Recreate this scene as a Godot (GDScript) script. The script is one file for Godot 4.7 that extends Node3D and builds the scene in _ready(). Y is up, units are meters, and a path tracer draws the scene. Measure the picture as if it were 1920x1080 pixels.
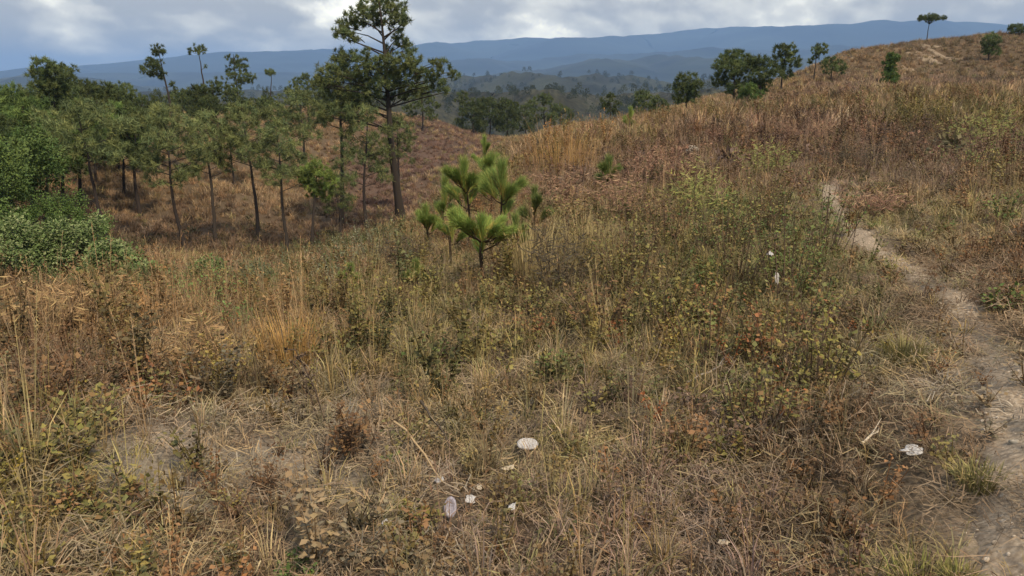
extends Node3D
# A dry scrub ridge with a footpath, looking over a wooded gully to hazy blue mountains under broken cloud.

func _ready() -> void:
	# ---- camera
	var cam := Camera3D.new()
	cam.name = "camera"
	cam.fov = 42.0
	cam.near = 0.05
	cam.far = 30000.0
	cam.position = Vector3(0, 1.6, 0)
	cam.rotation_degrees = Vector3(-15.5, 0, 0)
	add_child(cam)
	# ---- sky, sun, exposure, haze
	var env := Environment.new()
	env.background_mode = Environment.BG_SKY
	var sky_mat := PanoramaSkyMaterial.new()
	sky_mat.panorama = build_sky()
	sky_mat.energy_multiplier = SKY_GAIN
	env.sky = Sky.new()
	env.sky.sky_material = sky_mat
	env.tonemap_mode = Environment.TONE_MAPPER_LINEAR
	env.tonemap_exposure = 1.12
	env.fog_enabled = true
	env.fog_density = 0.00015
	env.fog_light_color = lin(0.30, 0.53, 1.0)
	env.sdfgi_enabled = true
	env.ssao_enabled = true
	env.ssil_enabled = true
	var world := WorldEnvironment.new()
	world.name = "world"
	world.environment = env
	add_child(world)
	var sun := DirectionalLight3D.new()
	sun.name = "sun"
	sun.light_energy = 1.4
	sun.light_color = Color(1.0, 0.91, 0.78)
	sun.light_angular_distance = 4.0
	sun.shadow_enabled = true
	sun.rotation_degrees = Vector3(-52, 35, 0)
	add_child(sun)
	# ---- materials
	rng.seed = 1
	var grain := noise_tex(2, 0.03, 5, [Color(.55, .52, .5), Color(.8, .78, .75), Color(1, 1, 1)], 1024)
	M.ground = mat(true, 1.0, grain, 0.9)
	M.ground.normal_enabled = true
	M.ground.normal_texture = noise_tex(3, 0.05, 5, [], 512, true)
	M.dirt = mat(true, 1.0, grain, 1.4)
	M.dirt.normal_enabled = true
	M.dirt.normal_texture = M.ground.normal_texture
	M.hills = mat(true, 1.0, noise_tex(6, 0.04, 5, [Color(.35, .35, .35), Color(.7, .7, .7), Color(1, 1, 1)], 1024), 0.006)
	M.bark = mat(true, 0.95, noise_tex(9, 0.06, 4, [Color(.5, .5, .5), Color(1, 1, 1)], 256), 3.0)
	M.twig = mat(true, 0.95)
	M.grass = mat(true, 0.9)
	M.grass.backlight_enabled = true
	M.grass.backlight = Color(.35, .35, .35)
	M.leaf = mat(true, 0.8)
	M.leaf.backlight_enabled = true
	M.leaf.backlight = Color(.4, .4, .4)
	M.needle = mat(true, 0.75)
	M.needle.backlight_enabled = true
	M.needle.backlight = Color(.3, .3, .3)
	var grime := noise_tex(17, 0.03, 4, [Color(.62, .58, .52), Color(.95, .94, .92), Color(1, 1, 1)], 256)
	M.plastic = mat(false, 0.5, grime, 14.0, lin(.46, .47, .50))
	M.cream = mat(false, 0.8, grime, 14.0, lin(.48, .43, .35))
	M.lilac = mat(false, 0.4, grime, 14.0, lin(.33, .33, .42))
	M.stone = mat(false, 0.95, noise_tex(14, 0.05, 4, [Color(.4, .38, .34), Color(.72, .69, .64)], 256), 3.0)
	for i in 5:
		PUFFS.append(needle_puff(42, 0.06, 0.35))
		THIN.append(needle_puff(26, 0.045, 0.35))
		LEAFY.append(leaf_puff(28, 0.42, 0.3))
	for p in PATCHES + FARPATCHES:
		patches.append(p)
	# ---- the setting
	build_ground()
	build_path()
	setting("ground", ground_mesh(), M.ground, "dry scrubby ridge falling to a gully on the left", "ground")
	build_pebbles()
	build_scars()
	build_range("far_mountains", FAR_RANGE, 2600.0, -130.0, 0.07, 41, M.hills, "long hazy blue mountain range along the skyline", Color(.045, .06, .045))
	build_range("second_range", SECOND_RANGE, 1500.0, -128.0, 0.09, 45, M.hills, "lower blue range partly hiding the far mountains", Color(.045, .058, .04))
	build_range("middle_hills", MIDDLE_RANGE, 1100.0, -125.0, 0.10, 42, M.hills, "darker blue hills in front of the far range", Color(.045, .055, .035))
	var near_hill := build_range("near_hills", NEAR_RANGE, 480.0, -120.0, 0.12, 43, M.hills, "grey green wooded hills across the valley", Color(.05, .055, .03))
	var foot_hill := build_range("foot_hills", FOOT_RANGE, 150.0, -70.0, 0.06, 44, M.hills, "low dark wooded rise beyond the ridge", Color(.06, .06, .035))
	# ---- trees and plants
	for i in TREES.size():
		build_tree(TREES[i], i)
	build_woods(foot_hill, near_hill)
	for i in SAPLINGS.size():
		build_sapling(SAPLINGS[i], i)
	for i in BUSHES.size():
		build_bush(BUSHES[i], i)
	for i in SHRUBS.size():
		build_shrub(SHRUBS[i], i)
	for i in TUSSOCKS.size():
		build_tussock(TUSSOCKS[i], i)
	for i in STALKS.size():
		build_stalk(STALKS[i], i)
	build_cover()
	# ---- small things lying about
	for i in STONES.size():
		build_stone(STONES[i], i)
	for i in STICKS.size():
		build_stick(STICKS[i], i)
	for i in LITTER.size():
		build_litter(LITTER[i], i)

# ---------------------------------------------------------------- shape helpers
class Shape:
	var v := PackedVector3Array()
	var n := PackedVector3Array()
	var c := PackedColorArray()
	func tri(a: Vector3, b: Vector3, d: Vector3, col: Color) -> void:
		v.push_back(a); v.push_back(b); v.push_back(d)
		c.push_back(col); c.push_back(col); c.push_back(col)
	func quad(a: Vector3, b: Vector3, d: Vector3, e: Vector3, col: Color) -> void:
		tri(a, b, d, col)
		tri(a, d, e, col)
	func stamp(t: Transform3D, from: PackedVector3Array, col: Color) -> void:
		v.append_array(t * from)
		var k := PackedColorArray()
		k.resize(from.size())
		k.fill(col)
		c.append_array(k)
	func tube(pts: Array, radii: Array, sides: int, col: Color) -> void:
		var prev := []
		for i in pts.size():
			var dir: Vector3 = (pts[mini(i + 1, pts.size() - 1)] - pts[maxi(i - 1, 0)]).normalized()
			var side := dir.cross(Vector3(0.31, 0.17, 0.93)).normalized()
			var up := side.cross(dir)
			var ring := []
			for k in sides + 1:
				var a := TAU * k / sides
				var d := side * cos(a) + up * sin(a)
				ring.append([pts[i] + d * radii[i], d])
			if i > 0:
				for k in sides:
					for q in [[prev, k], [ring, k + 1], [ring, k], [prev, k], [prev, k + 1], [ring, k + 1]]:
						v.push_back(q[0][q[1]][0])
						n.push_back(q[0][q[1]][1])
						c.push_back(col)
			prev = ring
	func mesh() -> ArrayMesh:
		var a := []
		a.resize(Mesh.ARRAY_MAX)
		a[Mesh.ARRAY_VERTEX] = v
		if n.size() == v.size():
			a[Mesh.ARRAY_NORMAL] = n
		a[Mesh.ARRAY_COLOR] = c
		var m := ArrayMesh.new()
		m.add_surface_from_arrays(Mesh.PRIMITIVE_TRIANGLES, a)
		return m

var rng := RandomNumberGenerator.new()
var M := {}
var taken := {}

func rnd(a: float, b: float) -> float:
	return rng.randf_range(a, b)

func numbered(called: String) -> String:
	var k: int = taken.get(called, 0)
	taken[called] = k + 1
	return called if k == 0 else "%s_%03d" % [called, k]

func thing(called: String, label: String, category: String, at: Vector3, group := "") -> Node3D:
	var o := Node3D.new()
	o.name = numbered(called)
	add_child(o)
	o.position = at
	o.set_meta("label", label)
	o.set_meta("category", category)
	if group:
		o.set_meta("group", group)
	return o

func part(called: String, m: Mesh, mat: Material, parent: Node) -> MeshInstance3D:
	var o := MeshInstance3D.new()
	o.name = called
	o.mesh = m
	o.material_override = mat
	parent.add_child(o, true)
	return o

func setting(called: String, m: Mesh, mat: Material, label: String, category: String) -> MeshInstance3D:
	var o := MeshInstance3D.new()
	o.name = numbered(called)
	o.mesh = m
	o.material_override = mat
	add_child(o)
	o.set_meta("kind", "structure")
	o.set_meta("label", label)
	o.set_meta("category", category)
	return o

func stuff(called: String, m: Mesh, mat: Material, where: Array, tints: Array, label: String, category: String) -> void:
	if where.is_empty():
		return
	var mm := MultiMesh.new()
	mm.transform_format = MultiMesh.TRANSFORM_3D
	mm.use_colors = true
	mm.mesh = m
	mm.instance_count = where.size()
	for i in where.size():
		mm.set_instance_transform(i, where[i])
		mm.set_instance_color(i, tints[i])
	var o := MultiMeshInstance3D.new()
	o.name = numbered(called)
	o.multimesh = mm
	o.material_override = mat
	add_child(o)
	o.set_meta("kind", "stuff")
	o.set_meta("label", label)
	o.set_meta("category", category)

func noise_tex(seed_: int, freq: float, octaves: int, ramp: Array, size := 512, normal := false) -> NoiseTexture2D:
	var nz := FastNoiseLite.new()
	nz.seed = seed_
	nz.frequency = freq
	nz.fractal_octaves = octaves
	nz.noise_type = FastNoiseLite.TYPE_SIMPLEX_SMOOTH
	var t := NoiseTexture2D.new()
	t.width = size
	t.height = size
	t.seamless = true
	t.noise = nz
	t.as_normal_map = normal
	if ramp:
		var g := Gradient.new()
		g.offsets = PackedFloat32Array(range(ramp.size()).map(func(i): return float(i) / (ramp.size() - 1)))
		g.colors = PackedColorArray(ramp)
		t.color_ramp = g
	return t

func grey(x: float) -> Color:
	return Color(x, x, x)

func lin(r: float, g: float, b: float) -> Color:
	return Color(r, g, b).linear_to_srgb()

func mat(vertex: bool, rough: float, tex: Texture2D = null, scale := 1.0, colour := Color.WHITE) -> StandardMaterial3D:
	var m := StandardMaterial3D.new()
	m.vertex_color_use_as_albedo = vertex
	m.albedo_color = colour
	m.roughness = rough
	m.metallic_specular = 0.3
	m.cull_mode = BaseMaterial3D.CULL_DISABLED
	if tex:
		m.albedo_texture = tex
		m.uv1_triplanar = true
		m.uv1_world_triplanar = true
		m.uv1_scale = Vector3.ONE * scale
	return m

# ---------------------------------------------------------------- the lie of the land
const RINGS := 205
const R0 := 0.8
const RATIO := 1.0345
var azimuths := PackedFloat32Array()
var heights := PackedFloat32Array()
var relief := FastNoiseLite.new()

func survey(x: float, z: float) -> float:
	var r := maxf(sqrt(x * x + z * z), 1e-4)
	var k := log(1.0 + r / 3.0) / r
	var a := x * k
	var b := z * k
	var s := SURVEY_LEVEL
	for i in range(0, survey_pts.size(), 3):
		var dx := a - survey_pts[i]
		var dz := b - survey_pts[i + 1]
		s += survey_pts[i + 2] * sqrt(dx * dx + dz * dz + 0.0144)
	return sinh(s)

var survey_pts := PackedFloat32Array(SURVEY)

func bumps(x: float, z: float, r: float) -> float:
	var h := relief.get_noise_2d(x * 14.0, z * 14.0) * 0.10 * clampf(r / 2.0, 0, 1)
	h += relief.get_noise_2d(x * 55.0 + 90, z * 55.0) * 0.045
	h += relief.get_noise_2d(x * 3.0 + 300, z * 3.0) * 0.6 * clampf((r - 14.0) / 30.0, 0, 1)
	h += relief.get_noise_2d(x * 0.3 + 700, z * 0.3) * 14.0 * clampf((r - 200.0) / 400.0, 0, 1)
	return h

func az_index(a: float) -> float:
	# columns stand closer together ahead than behind
	var lo := 0
	var hi := azimuths.size() - 1
	while hi - lo > 1:
		var mid := (lo + hi) >> 1
		if azimuths[mid] <= a:
			lo = mid
		else:
			hi = mid
	return lo + clampf((a - azimuths[lo]) / (azimuths[hi] - azimuths[lo]), 0, 1)

func ground_y(x: float, z: float) -> float:
	var r := sqrt(x * x + z * z)
	var i := clampf(log(maxf(r, R0) / R0) / log(RATIO), 0, RINGS - 1.001)
	var j := az_index(atan2(x, -z))
	var i0 := int(i)
	var j0 := mini(int(j), azimuths.size() - 2)
	var w := azimuths.size()
	var fi := i - i0
	var fj := j - j0
	var p := i0 * w + j0
	return lerpf(lerpf(heights[p], heights[p + 1], fj), lerpf(heights[p + w], heights[p + w + 1], fj), fi)

func on_ground(x: float, z: float, sink := 0.0) -> Vector3:
	return Vector3(x, ground_y(x, z) - sink, z)

# what grows where: soil colour, grass colours, leaf colours, share of leafy weeds, height, density
var PALETTE := {
	"base": [Color(.12, .094, .068), [Color(.35, .265, .165), Color(.25, .18, .12), Color(.30, .25, .12)], [Color(.16, .115, .06), Color(.15, .14, .06), Color(.20, .12, .06)], .42, 1.0, 1.0],
	"orange": [Color(.16, .10, .055), [Color(.35, .26, .145), Color(.28, .20, .115)], [Color(.20, .135, .065), Color(.15, .10, .05), Color(.19, .155, .06)], .5, 1.25, 1.0],
	"brown": [Color(.10, .072, .052), [Color(.23, .165, .105), Color(.16, .11, .072)], [Color(.125, .075, .042), Color(.085, .068, .034), Color(.17, .10, .05)], .7, 0.95, 1.0],
	"olive": [Color(.12, .10, .06), [Color(.29, .245, .12), Color(.22, .18, .10)], [Color(.13, .12, .045), Color(.17, .15, .05), Color(.09, .095, .04)], .6, 1.1, 1.0],
	"green": [Color(.11, .10, .055), [Color(.20, .22, .09), Color(.25, .22, .11)], [Color(.085, .12, .04), Color(.13, .15, .05), Color(.15, .10, .045)], .65, 1.15, 1.0],
	"bare": [Color(.36, .33, .285), [Color(.34, .30, .23), Color(.27, .23, .17)], [Color(.16, .13, .08)], .12, 0.5, 0.22],
	"grey": [Color(.22, .185, .145), [Color(.32, .27, .205), Color(.26, .22, .165), Color(.26, .24, .14)], [Color(.17, .14, .09)], .25, 0.75, 0.75],
	"straw": [Color(.12, .095, .068), [Color(.37, .30, .17), Color(.31, .24, .15), Color(.30, .28, .13)], [Color(.18, .14, .06), Color(.16, .15, .06)], .3, 1.05, 1.0],
	"golden": [Color(.17, .12, .065), [Color(.36, .275, .165), Color(.30, .215, .14)], [Color(.20, .12, .05), Color(.18, .15, .06)], .3, 1.35, 1.0],
	"rust": [Color(.13, .095, .06), [Color(.26, .20, .11), Color(.24, .22, .10)], [Color(.21, .085, .035), Color(.13, .13, .045), Color(.19, .16, .05)], .6, 1.1, 1.0],
	"pink": [Color(.12, .085, .066), [Color(.31, .225, .165), Color(.235, .165, .125), Color(.35, .27, .17)], [Color(.19, .115, .082), Color(.15, .105, .065), Color(.115, .078, .06)], .65, 1.1, 1.0],
	"mauve": [Color(.10, .082, .07), [Color(.30, .225, .18), Color(.22, .155, .13), Color(.33, .26, .17)], [Color(.14, .10, .075), Color(.14, .12, .06)], .35, 0.9, 1.0],
	"yellow": [Color(.14, .115, .06), [Color(.30, .27, .11), Color(.27, .21, .11)], [Color(.20, .18, .045), Color(.16, .12, .05)], .5, 1.1, 1.0],
	"lipgreen": [Color(.11, .095, .06), [Color(.22, .20, .10), Color(.26, .21, .12)], [Color(.10, .12, .05), Color(.14, .155, .085), Color(.075, .095, .04), Color(.16, .13, .06)], .95, 1.3, 0.5],
	"burnt": [Color(.15, .10, .082), [Color(.21, .14, .11), Color(.165, .11, .088)], [Color(.115, .08, .062), Color(.12, .095, .06)], .4, 0.9, 1.0],
	"floor": [Color(.10, .075, .055), [Color(.20, .145, .10), Color(.14, .10, .07)], [Color(.10, .075, .045), Color(.085, .08, .04)], .5, 0.9, 1.0],  # gully bottom browns darkened to paint in the shade under the pines
	"gold": [Color(.18, .135, .085), [Color(.33, .245, .145), Color(.26, .185, .115)], [Color(.16, .11, .06), Color(.12, .11, .05)], .35, 1.0, 1.0],
	"knoll": [Color(.27, .17, .12), [Color(.30, .20, .13)], [Color(.14, .12, .06)], .3, 0.7, 0.4],
	"rusty": [Color(.16, .115, .075), [Color(.25, .19, .13), Color(.22, .18, .11)], [Color(.13, .10, .05)], .35, 0.9, 1.0],
	"dark": [Color(.09, .075, .055), [Color(.13, .10, .075)], [Color(.075, .07, .04)], .6, 1.2, 1.0],
}
var patches := []

func patch_at(x: float, z: float) -> String:
	var r := sqrt(x * x + z * z)
	var ux := x / maxf(r, .01)
	var uz := z / maxf(r, .01)
	var pick := "base"
	var total := 0.16
	for p in patches:
		var dx: float = x - p[0]
		var dz: float = z - p[1]
		var along: float = (dx * ux + dz * uz) / (p[2] * 1.7)
		var across: float = (dx * uz - dz * ux) / p[2]
		var d2: float = along * along + across * across
		if d2 < 5.0:
			var w := exp(-d2 * 1.3) * (3.5 if p[3] == "bare" else 1.0)
			total += w
			if rng.randf() * total < w:
				pick = p[3]
	return pick

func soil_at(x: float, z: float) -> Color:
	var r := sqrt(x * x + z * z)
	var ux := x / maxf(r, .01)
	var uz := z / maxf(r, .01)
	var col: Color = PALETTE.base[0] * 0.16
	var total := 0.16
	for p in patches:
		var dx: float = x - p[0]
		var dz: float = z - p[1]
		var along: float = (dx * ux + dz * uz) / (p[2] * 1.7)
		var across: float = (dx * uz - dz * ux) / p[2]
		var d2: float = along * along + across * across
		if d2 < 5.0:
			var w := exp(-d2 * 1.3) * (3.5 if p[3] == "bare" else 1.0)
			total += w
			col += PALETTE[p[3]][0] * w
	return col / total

var path_line := PackedVector3Array()

func off_path(x: float, z: float) -> float:
	# metres from the edge of the trodden path (negative on it)
	var best := 99.0
	for i in path_line.size() - 1:
		var a := path_line[i]
		var b := path_line[i + 1]
		var p := Vector2(x - a.x, z - a.z)
		var e := Vector2(b.x - a.x, b.z - a.z)
		var t := clampf(p.dot(e) / e.length_squared(), 0, 1)
		best = minf(best, (p - e * t).length() - lerpf(a.y, b.y, t) * 0.5)
	return best

func build_ground() -> void:
	relief.seed = 11
	relief.frequency = 0.05
	relief.fractal_octaves = 4
	for k in range(0, 26):
		azimuths.push_back(deg_to_rad(-180.0 + k * 5.0))
	for k in range(1, 251):
		azimuths.push_back(deg_to_rad(-55.0 + k * 0.44))
	for k in range(1, 25):
		azimuths.push_back(deg_to_rad(55.0 + k * 125.0 / 24.0))
	var w := azimuths.size()
	heights.resize(RINGS * w)
	# the survey is smooth: take it on every third ring and column, and fill in between
	var cols := []
	var j := 0
	while j < w - 1:
		cols.append(j)
		j += 3 if j > 25 and j < w - 28 else 1
	cols.append(w - 1)
	var rows := []
	var i := 0
	while i < RINGS - 1:
		rows.append(i)
		i += 3
	rows.append(RINGS - 1)
	for i0 in rows:
		var r := R0 * pow(RATIO, i0)
		for j0 in cols:
			heights[i0 * w + j0] = survey(sin(azimuths[j0]) * r, -cos(azimuths[j0]) * r)
		for q in cols.size() - 1:
			var ja: int = cols[q]
			var jb: int = cols[q + 1]
			for jj in range(ja + 1, jb):
				heights[i0 * w + jj] = lerpf(heights[i0 * w + ja], heights[i0 * w + jb], (azimuths[jj] - azimuths[ja]) / (azimuths[jb] - azimuths[ja]))
	for q in rows.size() - 1:
		var ia: int = rows[q]
		var ib: int = rows[q + 1]
		for ii in range(ia + 1, ib):
			for jj in w:
				heights[ii * w + jj] = lerpf(heights[ia * w + jj], heights[ib * w + jj], float(ii - ia) / (ib - ia))
	for ii in RINGS:
		var r := R0 * pow(RATIO, ii)
		for jj in w:
			var x := sin(azimuths[jj]) * r
			var z := -cos(azimuths[jj]) * r
			heights[ii * w + jj] += bumps(x, z, r)
	for jj in [0]:
		for ii in RINGS:
			heights[ii * w + w - 1] = heights[ii * w]

func ground_mesh() -> ArrayMesh:
	var w := azimuths.size()
	var v := PackedVector3Array()
	var c := PackedColorArray()
	var idx := PackedInt32Array()
	var speck := FastNoiseLite.new()
	speck.seed = 4
	speck.frequency = 0.4
	for ii in RINGS + 6:
		var r := R0 * pow(RATIO, mini(ii, RINGS - 1))
		if ii >= RINGS:
			r *= pow(1.65, ii - RINGS + 1)
		for jj in w:
			var x := sin(azimuths[jj]) * r
			var z := -cos(azimuths[jj]) * r
			var h := heights[mini(ii, RINGS - 1) * w + jj]
			if ii >= RINGS:
				h = lerpf(h, -130.0, (ii - RINGS + 1) / 6.0)
			v.push_back(Vector3(x, h, z))
			var col := Color(.07, .075, .04)
			if r < 150.0 and absf(azimuths[jj]) < 0.95:
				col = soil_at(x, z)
				if r < 14.0 and x > 0.5:
					var worn := 1.0 - off_path(x, z) / 0.11 + speck.get_noise_2d(x * 9.0, z * 9.0) * 0.9
					col = col.lerp(Color(.24, .195, .145), clampf(1.3 - off_path(x, z) / 0.9, 0, 1) * 0.7)
					col = col.lerp(Color(.36, .305, .24), clampf(worn, 0, 1) * 0.8)
				if r > 90.0:
					col = col.lerp(Color(.10, .09, .05), (r - 90.0) / 60.0)
			elif r < 150.0:
				col = PALETTE.base[0]
			var k := 1.0 + 0.28 * speck.get_noise_2d(x * 3.0, z * 3.0) + 0.2 * speck.get_noise_2d(x * 0.35 + 50, z * 0.35)
			col = col * k
			col.a = 1.0
			c.push_back(col)
	var centre := v.size()
	v.push_back(Vector3(0, heights[0], 0))
	c.push_back(PALETTE.base[0])
	for ii in RINGS + 5:
		for jj in w - 1:
			var a := ii * w + jj
			idx.append_array([a, a + w, a + 1, a + 1, a + w, a + w + 1])
	for jj in w - 1:
		idx.append_array([centre, jj, jj + 1])
	var arr := []
	arr.resize(Mesh.ARRAY_MAX)
	arr[Mesh.ARRAY_VERTEX] = v
	arr[Mesh.ARRAY_COLOR] = c
	arr[Mesh.ARRAY_INDEX] = idx
	var m := ArrayMesh.new()
	m.add_surface_from_arrays(Mesh.PRIMITIVE_TRIANGLES, arr)
	var st := SurfaceTool.new()
	st.create_from(m, 0)
	st.generate_normals()
	return st.commit()

func build_path() -> void:
	var nz := FastNoiseLite.new()
	nz.seed = 21
	nz.frequency = 1.4
	var st := SurfaceTool.new()
	st.begin(Mesh.PRIMITIVE_TRIANGLES)
	var curve := Curve3D.new()
	var widths := []
	for p in PATH:
		curve.add_point(Vector3(p[0], 0, p[1]))
	for i in range(1, PATH.size() - 1):
		var t: Vector3 = (curve.get_point_position(i + 1) - curve.get_point_position(i - 1)) * 0.17
		curve.set_point_in(i, -t)
		curve.set_point_out(i, t)
	var steps := 260
	var length := curve.get_baked_length()
	var across := 10
	for s in steps + 1:
		var d := length * s / steps
		var p := curve.sample_baked(d)
		var q := curve.sample_baked(minf(d + 0.03, length)) - curve.sample_baked(maxf(d - 0.03, 0))
		var side := Vector3(-q.z, 0, q.x).normalized()
		var best := 1e9
		var wd := 0.3
		for i in PATH.size() - 1:
			var a := Vector2(PATH[i][0], PATH[i][1])
			var b := Vector2(PATH[i + 1][0], PATH[i + 1][1])
			var t := clampf((Vector2(p.x, p.z) - a).dot(b - a) / (b - a).length_squared(), 0, 1)
			var dd := (Vector2(p.x, p.z) - a.lerp(b, t)).length()
			if dd < best:
				best = dd
				wd = lerpf(PATH[i][2], PATH[i + 1][2], t)
		if s % 4 == 0:
			path_line.push_back(Vector3(p.x, wd, p.z))
		var wl := wd * 0.5 * (1.0 + 0.55 * nz.get_noise_2d(d * 2.0, 0) + 0.35 * nz.get_noise_2d(d * 5.0, 9))
		var wr := wd * 0.5 * (1.0 + 0.55 * nz.get_noise_2d(d * 2.0, 50) + 0.35 * nz.get_noise_2d(d * 5.0, 70))
		for k in across + 1:
			var f := k * 2.0 / across - 1.0
			var pt := p + side * f * (wr if f > 0 else wl)
			var edge := 1.0 - f * f
			var h := ground_y(pt.x, pt.z) + (-0.006 if absf(f) > 0.99 else 0.004 + 0.010 * edge + 0.006 * nz.get_noise_2d(pt.x * 6.0, pt.z * 6.0) * edge)
			var tone := 1.0 + 0.22 * nz.get_noise_2d(pt.x * 4.0 + 9, pt.z * 4.0)
			st.set_color(Color(.43 * tone, .37 * tone, .30 * tone))
			st.add_vertex(Vector3(pt.x, h, pt.z))
	for s in steps:
		for k in across:
			var a := s * (across + 1) + k
			for q in [a, a + across + 1, a + 1, a + 1, a + across + 1, a + across + 2]:
				st.add_index(q)
	st.generate_normals()
	setting("footpath", st.commit(), M.dirt, "narrow pale dirt footpath winding up the right side of the slope", "path")

func build_pebbles() -> void:
	rng.seed = 55
	var b := SphereMesh.new()
	b.radial_segments = 7
	b.rings = 4
	b.radius = 0.5
	b.height = 0.7
	var where := []
	var tints := []
	for i in 1600:
		var p := path_line[rng.randi() % path_line.size()]
		var x := p.x + rnd(-.7, .7) * p.y
		var z := p.z + rnd(-.7, .7) * p.y
		var d := 0.004 + 0.014 * pow(rng.randf(), 4.0)
		where.append(Transform3D(Basis.from_euler(Vector3(rnd(0, 6), rnd(0, 6), rnd(0, 6))).scaled(Vector3(d * rnd(.8, 1.6), d, d * rnd(.7, 1.2))), on_ground(x, z) + Vector3(0, .012, 0)))
		tints.append(Color(.40, .35, .29) * rnd(.5, 1.25))
	stuff("path_pebbles", b, M.twig, where, tints, "small pale pebbles and crumbs of soil along the footpath", "pebbles")

func build_scars() -> void:
	var nz := FastNoiseLite.new()
	nz.seed = 5
	nz.frequency = 0.25
	var k := 0
	var words := ["pale eroded soil scar highest on the bare hill", "pale eroded soil scar in the middle of the bare hill", "small pale scar just below the middle one", "thin pale streak of soil at the right of the scars", "pale scar lower left on the bare hill", "lowest pale scar on the bare hill", "narrow pale runnel joining the hill scars"]
	for s in SCARS:
		var st := SurfaceTool.new()
		st.begin(Mesh.PRIMITIVE_TRIANGLES)
		var n := 28
		var rings := 5
		for i in rings + 1:
			for j in n:
				var a := TAU * j / n
				var e := 1.0 + 0.9 * nz.get_noise_2d(cos(a) * 5.0 + k * 31, sin(a) * 5.0)
				var f := float(i) / rings * e
				var x: float = s[0] + cos(a) * f * s[2] * 0.5
				var z: float = s[1] + sin(a) * f * s[3] * 0.5
				st.set_color(Color(.36, .30, .23) * (1.0 + 0.3 * nz.get_noise_2d(x * 6.0, z * 6.0)))
				st.add_vertex(Vector3(x, ground_y(x, z) + (0.10 if i < rings else -0.1), z))
		for i in rings:
			for j in n:
				var j2 := (j + 1) % n
				for q in [i * n + j, (i + 1) * n + j, i * n + j2, i * n + j2, (i + 1) * n + j, (i + 1) * n + j2]:
					st.add_index(q)
		st.generate_normals()
		setting("soil_scar", st.commit(), M.dirt, words[k % words.size()], "bare soil")
		k += 1

# a range of hills: crest points in the world, spurs running down to the valley on both sides
func build_range(called: String, crest: Array, depth: float, base: float, rough: float, seed_: int, m: Material, label: String, tint: Color) -> ArrayMesh:
	var nz := FastNoiseLite.new()
	nz.seed = seed_
	nz.frequency = 1.0
	nz.fractal_type = FastNoiseLite.FRACTAL_RIDGED
	nz.fractal_octaves = 5
	var n2 := FastNoiseLite.new()
	n2.seed = seed_ + 1
	n2.frequency = 1.0
	n2.fractal_octaves = 4
	var st := SurfaceTool.new()
	st.begin(Mesh.PRIMITIVE_TRIANGLES)
	var per := 22
	var cols := 0
	var half := 26
	for i in crest.size() - 1:
		for k in per:
			var t := float(k) / per
			var p0: Array = crest[maxi(i - 1, 0)]
			var p1: Array = crest[i]
			var p2: Array = crest[i + 1]
			var p3: Array = crest[mini(i + 2, crest.size() - 1)]
			var a := Vector3(p0[0], p0[2], p0[1]).cubic_interpolate(Vector3(p3[0], p3[2], p3[1]), Vector3.ZERO, Vector3.ZERO, 0.0)
			a = Vector3(p1[0], p1[2], p1[1]).cubic_interpolate(Vector3(p2[0], p2[2], p2[1]), Vector3(p0[0], p0[2], p0[1]), Vector3(p3[0], p3[2], p3[1]), t)
			var along := Vector3(p2[0] - p1[0], 0, p2[1] - p1[1]).normalized()
			var down := Vector3(-along.z, 0, along.x)
			for q in half * 2 + 1:
				var f := float(q - half) / half
				var pt := a + down * (-f) * depth
				var e := absf(f)
				var u := pt.x / depth
				var w := pt.z / depth
				var spur := nz.get_noise_2d(u * 1.1, w * 1.1) * 0.5 + 0.5
				var fall := pow(1.0 - e, 1.35)
				var h := base + (a.y - base) * (fall * (1.0 - 0.55 * e) + 0.55 * e * fall * spur * 1.4)
				h += (a.y - base) * rough * n2.get_noise_2d(u * 6.0, w * 6.0) * (0.5 + e)
				var tone := 1.2 + 1.0 * n2.get_noise_2d(u * 3.0 + 20, w * 3.0) + 0.5 * n2.get_noise_2d(u * 14.0, w * 14.0)
				st.set_color(Color(tint.r * tone, tint.g * tone, tint.b * tone))
				st.add_vertex(Vector3(pt.x, h, pt.z))
			cols += 1
	var w2 := half * 2 + 1
	for i in cols - 1:
		for q in w2 - 1:
			var a := i * w2 + q
			for x in [a, a + 1, a + w2, a + 1, a + w2 + 1, a + w2]:
				st.add_index(x)
	st.generate_normals()
	var made := st.commit()
	setting(called, made, m, label, "hills")
	return made

# ---------------------------------------------------------------- templates of needles and leaves
func needle_puff(n: int, width: float, up: float) -> PackedVector3Array:
	var v := PackedVector3Array()
	for i in n:
		var d := Vector3(rnd(-1, 1), rnd(-1, 1) + up, rnd(-1, 1))
		if d.length() < 0.1:
			continue
		d = d.normalized()
		var from := Vector3(rnd(-1, 1), rnd(-1, 1), rnd(-1, 1)) * 0.22
		var tip := from + d * rnd(0.6, 1.0)
		var s := d.cross(Vector3(rnd(-1, 1), rnd(-1, 1), rnd(-1, 1))).normalized() * width
		v.append_array([from - s, from + s, tip])
	return v

func leaf_puff(n: int, size: float, wide: float) -> PackedVector3Array:
	var v := PackedVector3Array()
	for i in n:
		var p := Vector3(rnd(-1, 1), rnd(-1, 1), rnd(-1, 1))
		while p.length() > 1.0:
			p = Vector3(rnd(-1, 1), rnd(-1, 1), rnd(-1, 1))
		var d := (p + Vector3(rnd(-.7, .7), rnd(-.5, .6), rnd(-.7, .7))).normalized()
		var s := d.cross(Vector3(rnd(-.5, .5), 1, rnd(-.5, .5))).normalized() * size * wide
		var l := size * rnd(.7, 1.2)
		var nrm := d.cross(s).normalized() * size * 0.12
		var mid := p + d * l * 0.5
		v.append_array([p, mid + s + nrm, p + d * l, p, p + d * l, mid - s + nrm])
	return v

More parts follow.
